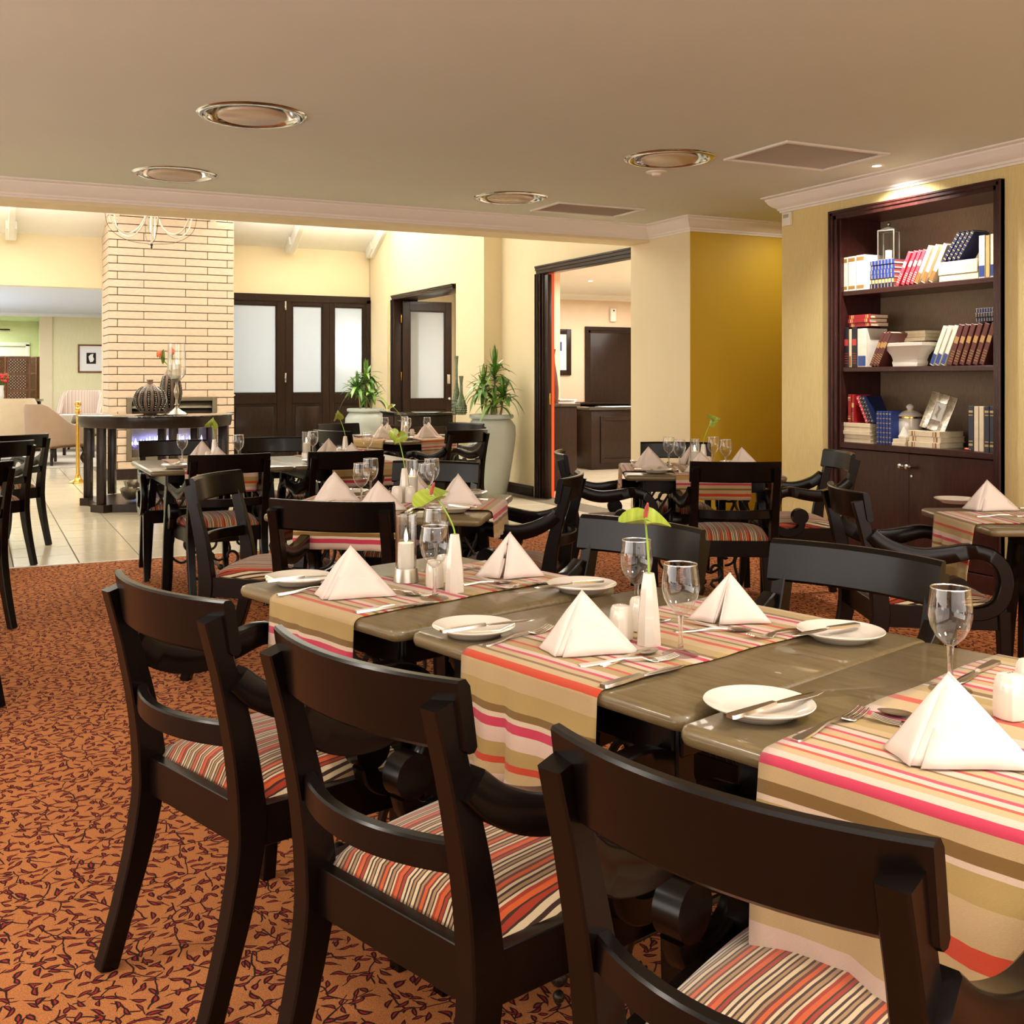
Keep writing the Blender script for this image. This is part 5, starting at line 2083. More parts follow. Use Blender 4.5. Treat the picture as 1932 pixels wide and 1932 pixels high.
def ware(kind, label, p, phi=0.0, z=None, group=None, tilt=None):
    zz = (TTOP if z is None else z)
    spec = {
        'wine_glass': (('bowl', 'bowl'), ('lip', 'lip'), ('stem', 'stem')), 'side_plate': (('rim', 'plate'),), 'table_knife': (('handle', 'knife_handle'), ('blade', 'blade')),
        'fork': (('handle', 'fork_handle'), ('tines', 'tines')), 'spoon': (('handle', 'spoon_handle'), ('spoon_bowl', 'spoon_bowl')),
        'salt_shaker': (('body', 'shaker'), ('pour_holes', 'holes')),
        'candle_holder': (('steel_base', 'steel_base'), ('glass_chimney', 'chimney'), ('candle', 'pillar'), ('flame', 'cflame')),
    }[kind]
    cat = {'wine_glass': 'glass', 'side_plate': 'plate', 'table_knife': 'knife', 'fork': 'fork', 'spoon': 'spoon', 'salt_shaker': 'shaker', 'candle_holder': 'candle holder'}[kind]
    grp = group or {'wine_glass': 'wine glasses on the tables', 'side_plate': 'white side plates', 'table_knife': 'table knives', 'fork': 'dinner forks', 'spoon': 'dessert spoons', 'salt_shaker': 'white ceramic shakers', 'candle_holder': 'glass candle holders'}[kind]
    if kind == 'side_plate':
        o = put(kind, TW['plate'], None)
        tag(o, label, cat, grp)
    elif kind not in protos:
        o = thing(kind, label, cat, (0, 0, 0), 0, grp)
        for n_, k_ in spec:
            put(n_, TW[k_], o)
        protos[kind] = o
    else:
        o = dup(protos[kind], label=label)
    o.location = (p.x, p.y, zz)
    o.rotation_euler = (tilt[0], tilt[1], -phi) if tilt else (0, 0, -phi)
    return o


def napkin(label, p, phi, z=None, s=1.0, opened=False):
    global nap_count
    o = put('napkin', (NAPK_OPEN[nap_count % 3] if opened else NAPK[nap_count % 4]), None, (p.x, p.y, TTOP if z is None else z), (0, 0, -phi))
    o.scale = (s, s, s)
    md = o.modifiers.new('thick', 'SOLIDIFY')
    md.thickness = .0030
    md.offset = -1
    nap_count += 1
    return tag(o, label, 'napkin', 'pyramid-folded napkins')


def knife_on_plate(label, p, phi, pz=TZ):
    """Knife lying across a plate's rim."""
    return ware('table_knife', label, p, phi, pz + .0195 + .001, 'butter knives on side plates', (rad(1.0), 0))


def heart(bm, s=.045, mi=0):
    """Heart-shaped spathe in the xy plane, tip along -y, slightly cupped."""
    n = 26
    def pt(a, r):
        x = 16 * sin(a) ** 3 / 17.0
        y = (13 * cos(a) - 5 * cos(2 * a) - 2 * cos(3 * a) - cos(4 * a)) / 17.0
        return Vector((x * r * s, (y * r - .25 * (1 - r)) * s, (.30 * r * r - .55 * (abs(x * r)) ** 1.5 + .05 * sin(a * 4) * r) * s))
    c = bm.verts.new((0, .15 * s, 0))
    prev = None
    for r in (.33, .66, 1.0):
        ring = [bm.verts.new(pt(2 * pi * k / n, r)) for k in range(n)]
        for k in range(n):
            if prev is None:
                bm.faces.new((c, ring[k], ring[(k + 1) % n]))
            else:
                bm.faces.new((prev[k], ring[k], ring[(k + 1) % n], prev[(k + 1) % n]))
        prev = ring


bm = bmesh.new()
heart(bm)
TW['spathe'] = finish(bm, 'spathe', M['spathe'], angle=80)
bm = bmesh.new()
tube(bm, [(0, .008, 0), (0, .004, .012), (0, -.004, .024), (0, -.010, .033)], [.0034, .0038, .0032, .0014], 8)
TW['spadix'] = finish(bm, 'spadix', M['spadix'], angle=60)


def bud_vase(label_v, label_f, p, phi, off, rot, z=None, fs=1.0):
    """Vase with an anthurium. off: flower head offset (right of camera, away, up) from the vase's base."""
    zz = TTOP if z is None else z
    v = put('bud_vase', TW['vase'], None, (p.x, p.y, zz), (0, 0, -phi + rad(22.5)))
    tag(v, label_v, 'vase', 'white bud vases')
    f = thing('anthurium_flower', label_f, 'flower', (p.x, p.y, zz), 0, 'green anthuriums in bud vases')
    hx = off[0] * cos(YAW) + off[1] * sin(YAW)
    hy = off[1] * cos(YAW) - off[0] * sin(YAW)
    bm = bmesh.new()
    tube(bm, catmull([(0, 0, .115), (.0 + hx * .02, hy * .02, .15), (hx * .32, hy * .32, .15 + (off[2] - .15) * .45), (hx * .75, hy * .75, .15 + (off[2] - .15) * .85), (hx, hy, off[2])], 5), .0021, 7)
    put('stem', finish(bm, 'stem', M['fstem']), f)
    s = put('spathe', TW['spathe'], f, (hx, hy, off[2]), rot)
    s.scale = (fs, fs, fs)
    q = put('spadix', TW['spadix'], f, (hx, hy, off[2]), rot)
    q.scale = (fs, fs, fs)
    return v


# ---- middle table of the long row
pA = rad(H + 50.0)
pB = pA + pi
d = 'middle long-row table'
zt0 = TZ + .0005
ware('side_plate', 'side plate at the near setting of the %s' % d, seen(894, 1197, .75), z=zt0)
knife_on_plate('knife lying across the near side plate of the %s' % d, seen(916, 1182, .772), rad(H + 67))
ware('fork', 'fork left of the near napkin, %s' % d, seen(977, 1203, .755), rad(H + 46))
napkin('napkin pyramid in the middle foreground, left of the shakers', seen(1108, 1228, .755), rad(H + 2), s=1.02)
ware('table_knife', 'knife by the cloth edge at the near setting, %s' % d, seen(1212, 1278, .755), rad(H + 52))
ware('spoon', 'dessert spoon poking out behind the middle foreground napkin', seen(1188, 1243, .755), rad(H + 48))
ware('fork', 'dessert fork poking out behind the middle foreground napkin', seen(1185, 1250, .755), rad(H + 76))
ware('salt_shaker', 'rounded shaker standing free before the tapered vase, %s' % d, seen(1172, 1207, .755))
ware('salt_shaker', 'shaker half hidden behind the tapered vase, %s' % d, seen(1208, 1190, .755))
bud_vase('tapered white vase at the centre of the %s' % d, 'winged green anthurium with pink spadix in the centre', seen(1224, 1216, .755), pA, (-.007, .0, .245), (rad(14), rad(6), rad(-32)), fs=1.25)
ware('wine_glass', 'wine glass standing nearest the middle foreground napkin', seen(1284, 1234, .755))
ware('wine_glass', 'wine glass behind the tapered vase of the %s' % d, seen(1201, 1167, .755))
napkin('napkin pyramid open toward us at the far side, %s' % d, seen(1372, 1172, .755), rad(H + 12), s=.98, opened=True)
ware('fork', 'fork at the far setting, tines toward us, %s' % d, seen(1482, 1196, .755), rad(H + 240))
ware('side_plate', 'side plate at the far setting of the %s' % d, seen(1586, 1206, .75), z=zt0)
knife_on_plate('knife across the far side plate of the %s' % d, seen(1562, 1189, .772), rad(H - 125))
ware('spoon', 'dessert spoon between the two glasses and the far napkin', seen(1345, 1192, .755), rad(H + 90))
ware('fork', 'dessert fork between the two glasses and the far napkin', seen(1290, 1177, .755), rad(H - 65))
# ---- far end table of the long row
d = 'far end long-row table'
ware('side_plate', 'side plate at the near setting of the %s' % d, seen(564, 1101, .75), z=zt0)
knife_on_plate('knife across the near side plate of the %s' % d, seen(575, 1091, .772), rad(H + 70))
ware('fork', 'fork peeping out beside the near napkin, %s' % d, seen(592, 1115, .755), rad(H + 58))
napkin('napkin pyramid at the near setting of the %s' % d, seen(668, 1124, .755), rad(H - 2), s=1.05)
ware('table_knife', 'knife at the near cloth edge, %s' % d, seen(745, 1147, .755), rad(H + 60))
ware('fork', 'dessert fork behind the near napkin, %s' % d, seen(758, 1121, .755), rad(H + 112))
ware('spoon', 'dessert spoon behind the near napkin, %s' % d, seen(745, 1119, .755), rad(H + 125))
ware('candle_holder', 'candle in a glass chimney on brushed steel, nearest one', seen(766, 1097, .755))
cl = bpy.data.lights.new('candle_light', 'POINT')
cl.energy = 1.2
cl.color = (1, .68, .36)
cl.shadow_soft_size = .003
co_ = bpy.data.objects.new('candle_light', cl)
q_ = seen(766, 1097, .755)
co_.location = (q_.x, q_.y, .755 + .112)
COL.objects.link(co_)
ware('salt_shaker', 'shaker right beside the nearest steel candle holder', seen(820, 1109, .755))
ware('salt_shaker', 'shaker hidden between glass and vase, %s' % d, seen(838, 1098, .755))
bud_vase('tapered white vase on the %s' % d, 'anthurium bending over the nearest candle table', seen(858, 1116, .755), pA, (-.052, .0, .235), (rad(12), rad(-18), rad(10)), fs=1.25)
ware('wine_glass', 'wine glass before the shakers of the %s' % d, seen(820, 1129, .755))
ware('wine_glass', 'wine glass seen through the front glass, %s' % d, seen(822, 1078, .755))
napkin('napkin pyramid at the far setting of the %s' % d, seen(958, 1088, .755), rad(H - 4), s=1.03, opened=True)
ware('fork', 'fork at the far setting of the %s' % d, seen(998, 1105, .755), rad(H + 240))
ware('side_plate', 'side plate at the far setting of the %s' % d, seen(1098, 1115, .75), z=zt0)
knife_on_plate('knife across the far side plate of the %s' % d, seen(1078, 1103, .772), rad(H - 122))
ware('spoon', 'dessert spoon by the shakers of the %s' % d, seen(910, 1103, .755), rad(H + 75))
ware('fork', 'dessert fork by the shakers of the %s' % d, seen(893, 1094, .755), rad(H - 65))
ware('table_knife', 'knife behind the far napkin of the %s' % d, seen(893, 1074, .755), rad(H - 118))
# ---- nearest table
d = 'nearest table'
ware('side_plate', 'side plate at the near setting of the %s, largest in view' % d, seen(1432, 1347, .75), z=zt0)
knife_on_plate('knife across the largest side plate', seen(1462, 1331, .772), rad(H + 58))
ware('fork', 'big fork pointing away beside the largest side plate', seen(1566, 1371, .755), rad(H + 49))
napkin('largest napkin pyramid, at the right edge of the view', seen(1806, 1433, .755), rad(H + 18), s=1.04)
ware('spoon', 'spoon peeping out from behind the largest napkin', seen(1760, 1363, .755), rad(H - 55))
ware('fork', 'dessert fork tip beside the largest napkin', seen(1775, 1378, .755), rad(H - 62))
ware('wine_glass', 'wine glass standing tallest, on the nearest cloth', seen(1793, 1301, .755))
ware('table_knife', 'knife at the far side of the %s, handle away from us' % d, seen(1845, 1270, .755), rad(H - 136))
ware('salt_shaker', 'shaker in front of its twin at the picture edge', seen(1906, 1356, .755))
ware('salt_shaker', 'second shaker at the picture edge, behind its twin', seen(1945, 1325, .755))


# ---- tables laid by rule
def lay(key, cphi, d, seats, glass=True, candle=True, vase=None, shakers=True, hd=.435, shift=(0, 0), zc=None, nearw=True, vrot=(rad(-50), 0, 0), voff=(-.02, 0, .235), vlab=None, centre=True):
    t = tabs[key]
    c = Vector((t.location.x, t.location.y, 0)) + rgt(cphi) * shift[0] + fwd(cphi) * shift[1]
    for nm, ph in seats:
        f, r = fwd(ph), rgt(ph)
        n0 = c - f * (hd - .165)
        back_ = cos(ph - rad(H)) < -.3
        side_ = abs(cos(ph - rad(H))) <= .3
        napkin('napkin pyramid at the %s of the %s' % (nm, d), n0, rad(H) + rad(random.uniform(-14, 14)) + (rad(8) if side_ else 0), s=1.10, opened=back_)
        pl = c - f * (hd - .15) - r * .255
        ware('side_plate', 'side plate at the %s of the %s' % (nm, d), pl, z=TZ + .005)
        knife_on_plate('knife on the side plate at the %s, %s' % (nm, d), pl + f * .01, ph + rad(20), TZ + .005)
        ware('fork', 'fork at the %s of the %s' % (nm, d), n0 - r * .13, ph, TTOP + .004)
        ware('table_knife', 'knife at the %s of the %s' % (nm, d), n0 + r * .13, ph, TTOP + .004)
        if glass:
            ware('wine_glass', 'wine glass at the %s of the %s' % (nm, d), n0 + r * .15 + f * .155, 0, TTOP + .003)
    if not centre:
        return c
    if shakers:
        ware('salt_shaker', 'left-hand white shaker at the centre of the %s' % d, c + rgt(rad(H)) * .0 - fwd(rad(H)) * .05, 0, TTOP + .003)
        ware('salt_shaker', 'right-hand white shaker at the centre of the %s' % d, c + rgt(rad(H)) * .055 - fwd(rad(H)) * .04, 0, TTOP + .003)
    if candle:
        ware('candle_holder', 'glass-chimney candle holder on the %s' % d, c + rgt(rad(H)) * candle[0] + fwd(rad(H)) * candle[1], 0, TTOP + .003)
    if vase:
        bud_vase('white bud vase on the %s' % d, vlab or ('green anthurium standing on the %s' % d), c + rgt(rad(H)) * vase[0] + fwd(rad(H)) * vase[1], cphi, voff, vrot, TTOP + .003)
    return c


lay('R2', phi2, 'second table', [('near seat', phi2), ('left end seat', phi2 + pi / 2), ('far seat', phi2 + pi), ('urn-side seat', phi2 - pi / 2)],
    candle=(.055, .07), vase=(.03, .0), voff=(-.030, 0, .275), vrot=(rad(62), rad(18), rad(-25)), vlab='heart-shaped green anthurium with dark red spadix facing us')
lay('RB', phi3, 'alcove table', [('near seat', phi3), ('doorway-side seat', phi3 + pi / 2), ('pillar-side seat', phi3 + pi), ('bookcase-side seat', phi3 - pi / 2)],
    candle=(-.02, -.04), vase=(.03, -.04), voff=(.055, 0, .28), vrot=(rad(-20), rad(70), 0), vlab='twisted anthurium on a long stem against the mustard wall')
lay('G1', 0, 'fireplace-side table', [('near seat', 0), ('fire-side seat', pi)], candle=None, vase=(.02, .02), voff=(-.015, 0, .235), vrot=(rad(-60), rad(10), 0),
    vlab='green anthurium in front of the fire')
lay('G2', 0, 'panelled-door table', [('near seat', 0), ('door-side seat', pi)], candle=(-.22, -.02), vase=(.03, .02), voff=(-.045, 0, .27), vrot=(rad(-65), rad(-10), rad(20)),
    vlab='thin-stemmed anthurium in front of the dark panelled doors')
q = lay('G4', phi5, 'diagonal table', [('near doors-side seat', phi5), ('near doorway-side seat', phi5 - pi / 2), ('far dracaena-side seat', phi5 + pi / 2), ('far urn-side seat', phi5 + pi)],
        candle=(.0, -.03), vase=(-.03, .05), voff=(-.10, 0, .27), vrot=(rad(20), rad(-30), 0), vlab='small yellow-green anthurium leaning away from the clear candle glass')
# table by the bookcase, what shows of it
c6 = tabs['T6'].location
n6 = seen(1868, 962, .755)
napkin('napkin pyramid on the table by the bookcase', n6, rad(H + 8), s=1.12)
ware('side_plate', 'side plate hidden behind the napkin by the bookcase', seen(1803, 949, .75), z=zt0)
ware('fork', 'fork on the striped cloth by the bookcase', seen(1890, 975, .755), rad(H + 92))
sp_ = ware('spoon', 'shiny spoon tip beside the bookcase-table napkin', seen(1940, 962, .755), rad(H - 80))
# ================================================================== hall furniture and far rooms
# round console table on six square posts
q = at_depth((295 - 900) / 2000 * 10.75, 10.75)
rt = thing('round_console_table', 'big round black-topped table on square posts before the fireplace', 'table', (q.x, q.y, 0))
put('glass_top', lathe_me('glass_top', [(0, .905), (.755, .905), (.765, .910), (.765, .918), (.755, .922), (0, .922)], M['blacktop'], 72), rt)
put('rim', lathe_me('rim', [(0, .904), (.745, .904), (.748, .86), (.735, .805), (.700, .800), (.690, .86), (0, .88)], M['joinery'], 72), rt)
for k, dg in enumerate((0, 60, 120, 180, -33, -78, -108, -147)):
    a = rad(154.7 + dg)
    o = put('post', box_me('post', .075, .075, .74, M['joinery'], .006) if k == 0 else bpy.data.meshes['post'], rt, (.69 * cos(a), .69 * sin(a), .07), (0, 0, -YAW))
bm = bmesh.new()
pts = []
for k in range(8):
    a = 2 * pi * k / 6 + rad(154.7)
    if k > 5:
        continue
    for da, r_ in ((-.16, .66), (-.12, .75), (.12, .75), (.16, .66)):
        pts.append((r_ * cos(a + da), r_ * sin(a + da)))
outline(bm, pts, .075, 'z', .0375)
put('base', finish(bm, 'base', M['joinery'], False), rt)


def ribbed_vase(label, loc, prof, beads, group=None):
    v = thing('ribbed_vase', label, 'vase', loc)
    put('body', lathe_me('body', prof, M['taupe_vase'], 48), v)
    P = catmull(prof, 4)
    for k in range(beads):
        a = 2 * pi * k / beads
        bm = bmesh.new()
        pts = []
        for r_, z_ in P:
            if .06 < z_ / prof[-1][1] < .80 and r_ > .02:
                pts.append(((r_ + .001) * cos(a), (r_ + .001) * sin(a), z_))
        mid = len(pts) / 2
        if len(pts) > 2:
            sweep(bm, pts, (-sin(a), cos(a), 0), [.008 + .032 * sin(pi * (i + .5) / len(pts)) for i in range(len(pts))], .005, .3)
        put('black_stripe', finish(bm, 'black_stripe', M['black_bead']), v)
        bm = bmesh.new()
        for i in range(1, len(pts) - 1, 1):
            x_, y_, z_ = pts[i]
            ball(bm, x_ * 1.03, y_ * 1.03, z_, .005, u=6, v=5)
        put('silver_beads', finish(bm, 'silver_beads', M['chrome']), v)['kind'] = 'stuff'
    return v


ctop = .922
q = at_depth((283 - 900) / 2000 * 10.55, 10.55)
ribbed_vase('squat round taupe vase with beaded black stripes', (q.x, q.y, ctop), [(0, 0), (.06, 0), (.09, .02), (.145, .10), (.155, .16), (.125, .235), (.06, .285), (.028, .305), (.028, .33), (.036, .345), (.020, .345)], 14)
q = at_depth((322 - 900) / 2000 * 10.95, 10.95)
tv_ = ribbed_vase('tall slim taupe vase with beaded stripes behind the squat one', (q.x, q.y, ctop), [(0, 0), (.045, 0), (.07, .03), (.105, .16), (.110, .24), (.085, .36), (.045, .44), (.026, .47), (.028, .50), (.018, .50)], 10)
pf = thing('protea_flower', 'orange-pink protea bloom leaning out of the tall slim vase', 'flower', (q.x, q.y, ctop))
for dx, dz in ((-.115, .60), (.0, .63)):
    bm = bmesh.new()
    hx, hy = dx * cos(YAW), -dx * sin(YAW)
    tube(bm, catmull([(0, 0, .40), (hx * .3, hy * .3, .50), (hx, hy, dz - .03)], 5), .006, 7)
    put('stem', finish(bm, 'stem', M['fstem']), pf)
    bm = bmesh.new()
    for k in range(16):
        a = 2.4 * k
        r_ = .012 + .020 * (k / 16)
        ball(bm, hx + r_ * cos(a), hy + r_ * sin(a), dz + .02 - .02 * k / 16, .016, sx=.7, sy=.7, sz=1.9, u=8, v=6)
    put('bloom', finish(bm, 'bloom', M['protea']), pf)
    for k in range(6):
        a = k * 1.05
        o = put('leaf', leafs_b[3], pf, (hx * .7, hy * .7, dz - .10 + .01 * k), (0, rad(-35), a))
        o.scale = (.4, .9, .5)
q = at_depth((333 - 900) / 2000 * 10.40, 10.40)
hu = thing('hurricane_candlestick', 'silver candlestick with a tall glass hurricane shade and lit candle', 'candlestick', (q.x, q.y, ctop))
put('base', lathe_me('base', [(0, 0), (.10, 0), (.105, .008), (.085, .025), (.050, .045), (.022, .065), (.014, .085), (.024, .10), (.014, .115), (.012, .16), (.026, .20), (.030, .225), (.018, .27), (.012, .30), (.022, .33), (.040, .345), (.055, .355), (.052, .362), (0, .362)], M['pewter'], 32), hu)
put('glass_shade', lathe_me('glass_shade', [(.020, .345), (.060, .365), (.088, .40), (.090, .46), (.085, .56), (.082, .70), (.080, .70), (.083, .56), (.088, .46), (.086, .402), (.058, .368), (.018, .349)], M['thin_glass'], 36, angle=60), hu)
put('candle', lathe_me('candle', [(0, .362), (.040, .362), (.041, .366), (.041, .495), (.036, .50), (0, .497)], M['wax'], 24), hu)
put('flame', lathe_me('flame', [(0, .50), (.006, .506), (.008, .516), (.005, .530), (0, .545)], M['flame'], 12), hu)
sp_light = bpy.data.lights.new('hurricane_light', 'POINT')
sp_light.energy = 3
sp_light.color = (1, .7, .4)
sp_light.shadow_soft_size = .004
o = bpy.data.objects.new('hurricane_light', sp_light)
o.location = (q.x, q.y, ctop + .52)
COL.objects.link(o)
for k, (px, dd, r_, lab) in enumerate(((262, 10.55, .13, 'silvery shell-shaped bowl on the base of the round table'), (246, 10.35, .09, 'smaller silvery bowl beside the shell-shaped one'))):
    q = at_depth((px - 900) / 2000 * dd, dd)
    b_ = thing('silver_bowl', lab, 'bowl', (q.x, q.y, .10), 0)
    bm = bmesh.new()
    lathe(bm, [(0, 0), (r_ * .5, 0), (r_ * .85, r_ * .4), (r_, r_ * 1.0), (r_ * 1.05, r_ * 1.25), (r_ * 1.0, r_ * 1.25), (r_ * .9, r_ * .9), (r_ * .6, r_ * .3), (0, r_ * .2)], 36)
    for v in bm.verts:
        a = atan2(v.co.y, v.co.x)
        f = 1 + .07 * sin(a * 9) * min(1, v.co.z / r_)
        v.co.x *= f
        v.co.y *= f
    put('body', finish(bm, 'body', M['pewter']), b_)

# brass post
q = at_depth((147 - 900) / 2000 * 13.0, 13.0)
st = thing('brass_post', 'polished brass barrier post with ball finial on the tiles', 'post', (q.x, q.y, 0))
put('base', lathe_me('base', [(0, 0), (.10, 0), (.105, .01), (.095, .02), (.05, .04), (.035, .07), (.028, .10), (0, .10)], M['brass'], 28), st)
put('pole', lathe_me('pole', [(.024, .10), (.024, .86), (.034, .865), (.034, .88), (.024, .885), (.024, .90), (0, .90)], M['brass'], 24), st)
put('finial', lathe_me('finial', [(0, .90), (.02, .90), (.028, .915), (.018, .93), (.036, .950), (.040, .970), (.030, .992), (0, 1.0)], M['brass'], 24), st)

# small side table with green vases beside the tall urn
q = seen(828, 785, .90)
sb = at_depth((832 - 900) / 2000 * 12.3, 12.3)
st2 = thing('side_table', 'low dark side table with glass top between the doorways', 'table', (4.72, 11.65, 0), 0)
bm = bmesh.new()
box(bm, 0, 0, .872, .62, .90, .03, .004)
put('top', finish(bm, 'top', M['blacktop']), st2)
bm = bmesh.new()
box(bm, 0, 0, .79, .56, .84, .13, .004)
put('drawer_case', finish(bm, 'drawer_case', M['joinery']), st2)
for k in (-1, 1):
    dr = put('drawer', box_me('drawer', .012, .36, .10, M['joinery'], .003), st2, (-.285, k * .20, .74))
    put('handle', box_me('handle', .012, .12, .010, M['chrome'], .002), dr, (-.012, 0, .045))
for sx in (-1, 1):
    for sy in (-1, 1):
        put('leg', box_me('leg', .055, .055, .73, M['joinery'], .004), st2, (sx * .245, sy * .385, 0))
for px, dd, h_, r_, lab in ((880, 11.75, .64, .052, 'tall green bottle-necked vase on the side table'), (889, 11.55, .42, .062, 'shorter green vase with patterned base next to the tall one')):
    q = at_depth((px - 900) / 2000 * dd, dd)
    v = thing('green_vase', lab, 'vase', (q.x - .12, q.y, .887))
    put('body', lathe_me('body', [(0, 0), (r_ * .85, 0), (r_, h_ * .10), (r_ * .98, h_ * .22), (r_ * .62, h_ * .38), (r_ * .30, h_ * .55), (r_ * .26, h_ * .82), (r_ * .42, h_), (r_ * .34, h_), (0, h_ * .95)], M['green_vase'], 28), v)
    bm = bmesh.new()
    rnd = random.Random(4)
    for i in range(34):
        for j in range(4):
            a = 2 * pi * (i + .5 * (j % 2)) / 17 + rnd.random() * .1
            zz = h_ * (.05 + .06 * j)
            rr = r_ * (1.0 if j < 3 else .985) + .001
            ball(bm, rr * cos(a) * .99, rr * sin(a) * .99, zz, .005, u=5, v=4)
    put('dark_studs', finish(bm, 'dark_studs', M['black_bead']), v)['kind'] = 'stuff'

# ---- reception seen through the brown doorway
rc = thing('reception_cabinet', 'dark cabinet end just inside the brown doorway', 'cabinet', (6.06, 10.5, 0))
bm = bmesh.new()
box(bm, .0, .30, .48, .34, .60, .96, .004)
put('carcass', finish(bm, 'carcass', M['joinery']), rc)
put('top', box_me('top', .40, .66, .035, M['blacktop'], .004), rc, (0, .30, .96))
rb_ = thing('back_counter', 'low open-shelved counter along the reception back wall', 'counter', (8.2, 14.12, 0))
bm = bmesh.new()
for x_ in (-.98, -.3, .42, .98):
    box(bm, x_, 0, .44, .03, .50, .88, .003)
box(bm, 0, .235, .44, 1.96, .02, .88, .002)
put('carcass', finish(bm, 'carcass', M['joinery']), rb_)
for z_ in (.06, .44, .76):
    put('shelf', box_me('shelf', 1.93, .46, .028, M['joinery'], .003), rb_, (0, 0, z_))
put('top', box_me('top', 2.05, .55, .035, M['joinery'], .004), rb_, (0, 0, .88))
rc2 = thing('reception_desk', 'dark panelled reception desk with a paper on its glass top', 'desk', (8.76, 12.95, 0))
bm = bmesh.new()
box(bm, 0, 0, .42, 1.98, .5, .84, .004)
put('carcass', finish(bm, 'carcass', M['joinery']), rc2)
for k in range(2):
    bm = bmesh.new()
    for s in (-1, 1):
        box(bm, -.46 + .92 * k + s * .36, -.26, .42, .06, .03, .66, .004)
        box(bm, -.46 + .92 * k, -.26, .42 + s * .30, .66, .03, .06, .004)
    put('front_panel', finish(bm, 'front_panel', M['joinery']), rc2)
put('top', box_me('top', 2.12, .62, .035, M['blacktop'], .004), rc2, (0, 0, .84))
pp = thing('paper_stack', 'white papers lying on top of the reception cabinet end', 'papers', (6.13, 10.75, .9955), rad(8))
for k in range(4):
    put('sheet', box_me('sheet', .26, .30, .010, M['photo_white'], .001) if k == 0 else bpy.data.meshes['sheet'], pp, (random.uniform(-.02, .02), random.uniform(-.02, .02), k * .0105), (0, 0, random.uniform(-.1, .1)))
pp = thing('paper', 'single white sheet on the reception desk', 'papers', (8.35, 12.9, .8755), rad(5))
put('sheet', box_me('sheet', .55, .40, .003, M['photo_white'], 0), pp)
q = at_depth((1049 - 900) / 2000 * 11.9, 11.9)
v = thing('tall_vase', 'tall brown wooden vase with narrow neck at the doorway', 'vase', (5.96, 10.62, .9955))
put('body', lathe_me('body', [(0, 0), (.075, 0), (.085, .05), (.088, .16), (.070, .32), (.045, .46), (.040, .55), (.055, .62), (.045, .62), (0, .56)], M['brown_vase'], 32), v)
xx = bx(1050, 14.4)
pf2 = thing('wall_picture', 'dark-framed picture on the reception wall behind the orange strip', 'picture', (xx, 14.40, 1.35))
bm = bmesh.new()
for s in (-1, 1):
    box(bm, s * .21, -.015, .34, .08, .03, .72, .004)
    box(bm, 0, -.015, .34 + s * .32, .34, .03, .08, .004)
put('frame', finish(bm, 'frame', M['joinery']), pf2)
put('print', box_me('print', .36, .01, .58, M['photo_white'], 0), pf2, (0, -.008, .05))
put('blue_motif', box_me('blue_motif', .05, .004, .14, M['bt_gold'], 0), pf2, (.06, -.016, .36))

# ---- lounge beyond the opening


def armchair(label, loc, rz, mat, wing=False, s=1.0):
    c = thing('lounge_armchair', label, 'armchair', loc, rz, 'upholstered lounge chairs')
    bm = bmesh.new()
    n = 26
    rings = []
    for i in range(n + 1):
        u = -1 + 2 * i / n
        a = rad(-90 - 118 * u)
        front = abs(u) > .62
        R_ = .36
        if front:
            sg = 1 if u > 0 else -1
            base = rad(-90 - 118 * .62 * sg)
            x_, y_ = R_ * cos(base), R_ * sin(base)
            ext = (abs(u) - .62) / .38
            y_ += .42 * ext
        else:
            x_, y_ = R_ * cos(a), R_ * sin(a)
        t = abs(u)
        if wing:
            h = 1.02 if t < .45 else (1.02 - .10 * (t - .45) / .2 if t < .65 else (.92 - .28 * min(1, (t - .65) / .10)))
        else:
            h = .90 - .30 * max(0, min(1, (t - .25) / .5)) ** 1.2
        nx, ny = x_ / max(.01, sqrt(x_ * x_ + y_ * y_)), (y_ if not front else 0) / max(.01, sqrt(x_ * x_ + y_ * y_))
        th = .055
        flare = 1.06
        rings.append([bm.verts.new((x_ - nx * th, y_ - ny * th, .30)), bm.verts.new((x_ * 1.0, y_ * 1.0, .30)), bm.verts.new((x_ * flare + nx * .02, y_ * flare, h - .03)),
                      bm.verts.new((x_ * flare, y_ * flare, h)), bm.verts.new((x_ * flare - nx * th, y_ * flare - ny * th, h)), bm.verts.new((x_ * flare - nx * th * 1.5, y_ * flare - ny * th * 1.5, h - .03))])
    for a_, b_ in zip(rings, rings[1:]):
        for j in range(6):
            bm.faces.new((a_[j], a_[(j + 1) % 6], b_[(j + 1) % 6], b_[j]))
    bm.faces.new(rings[0])
    bm.faces.new(rings[-1][::-1])
    put('shell', finish(bm, 'shell', mat, angle=60), c)
    bm = bmesh.new()
    box(bm, 0, .03, .33, .62, .66, .12, .02)
    put('seat_base', finish(bm, 'seat_base', mat), c)
    bm = bmesh.new()
    box(bm, 0, .06, .43, .56, .60, .12, .045, seg=4)
    put('seat_cushion', finish(bm, 'seat_cushion', mat), c)
    bm = bmesh.new()
    box(bm, 0, .03, .262, .64, .68, .022, .004)
    put('rail', finish(bm, 'rail', M['lattice']), c)
    for sx in (-1, 1):
        for sy in (-1, 1):
            bm = bmesh.new()
            sweep(bm, catmull([(sx * .27, .03 + sy * .28, .27), (sx * .30, .03 + sy * .31, .18), (sx * .27, .03 + sy * .29, .08), (sx * .30, .03 + sy * .32, 0)], 4), (1, 0, 0), .036, .036, .2)
            put('leg', finish(bm, 'leg', M['joinery']), c)
    c.scale = (s, s, s)
    return c


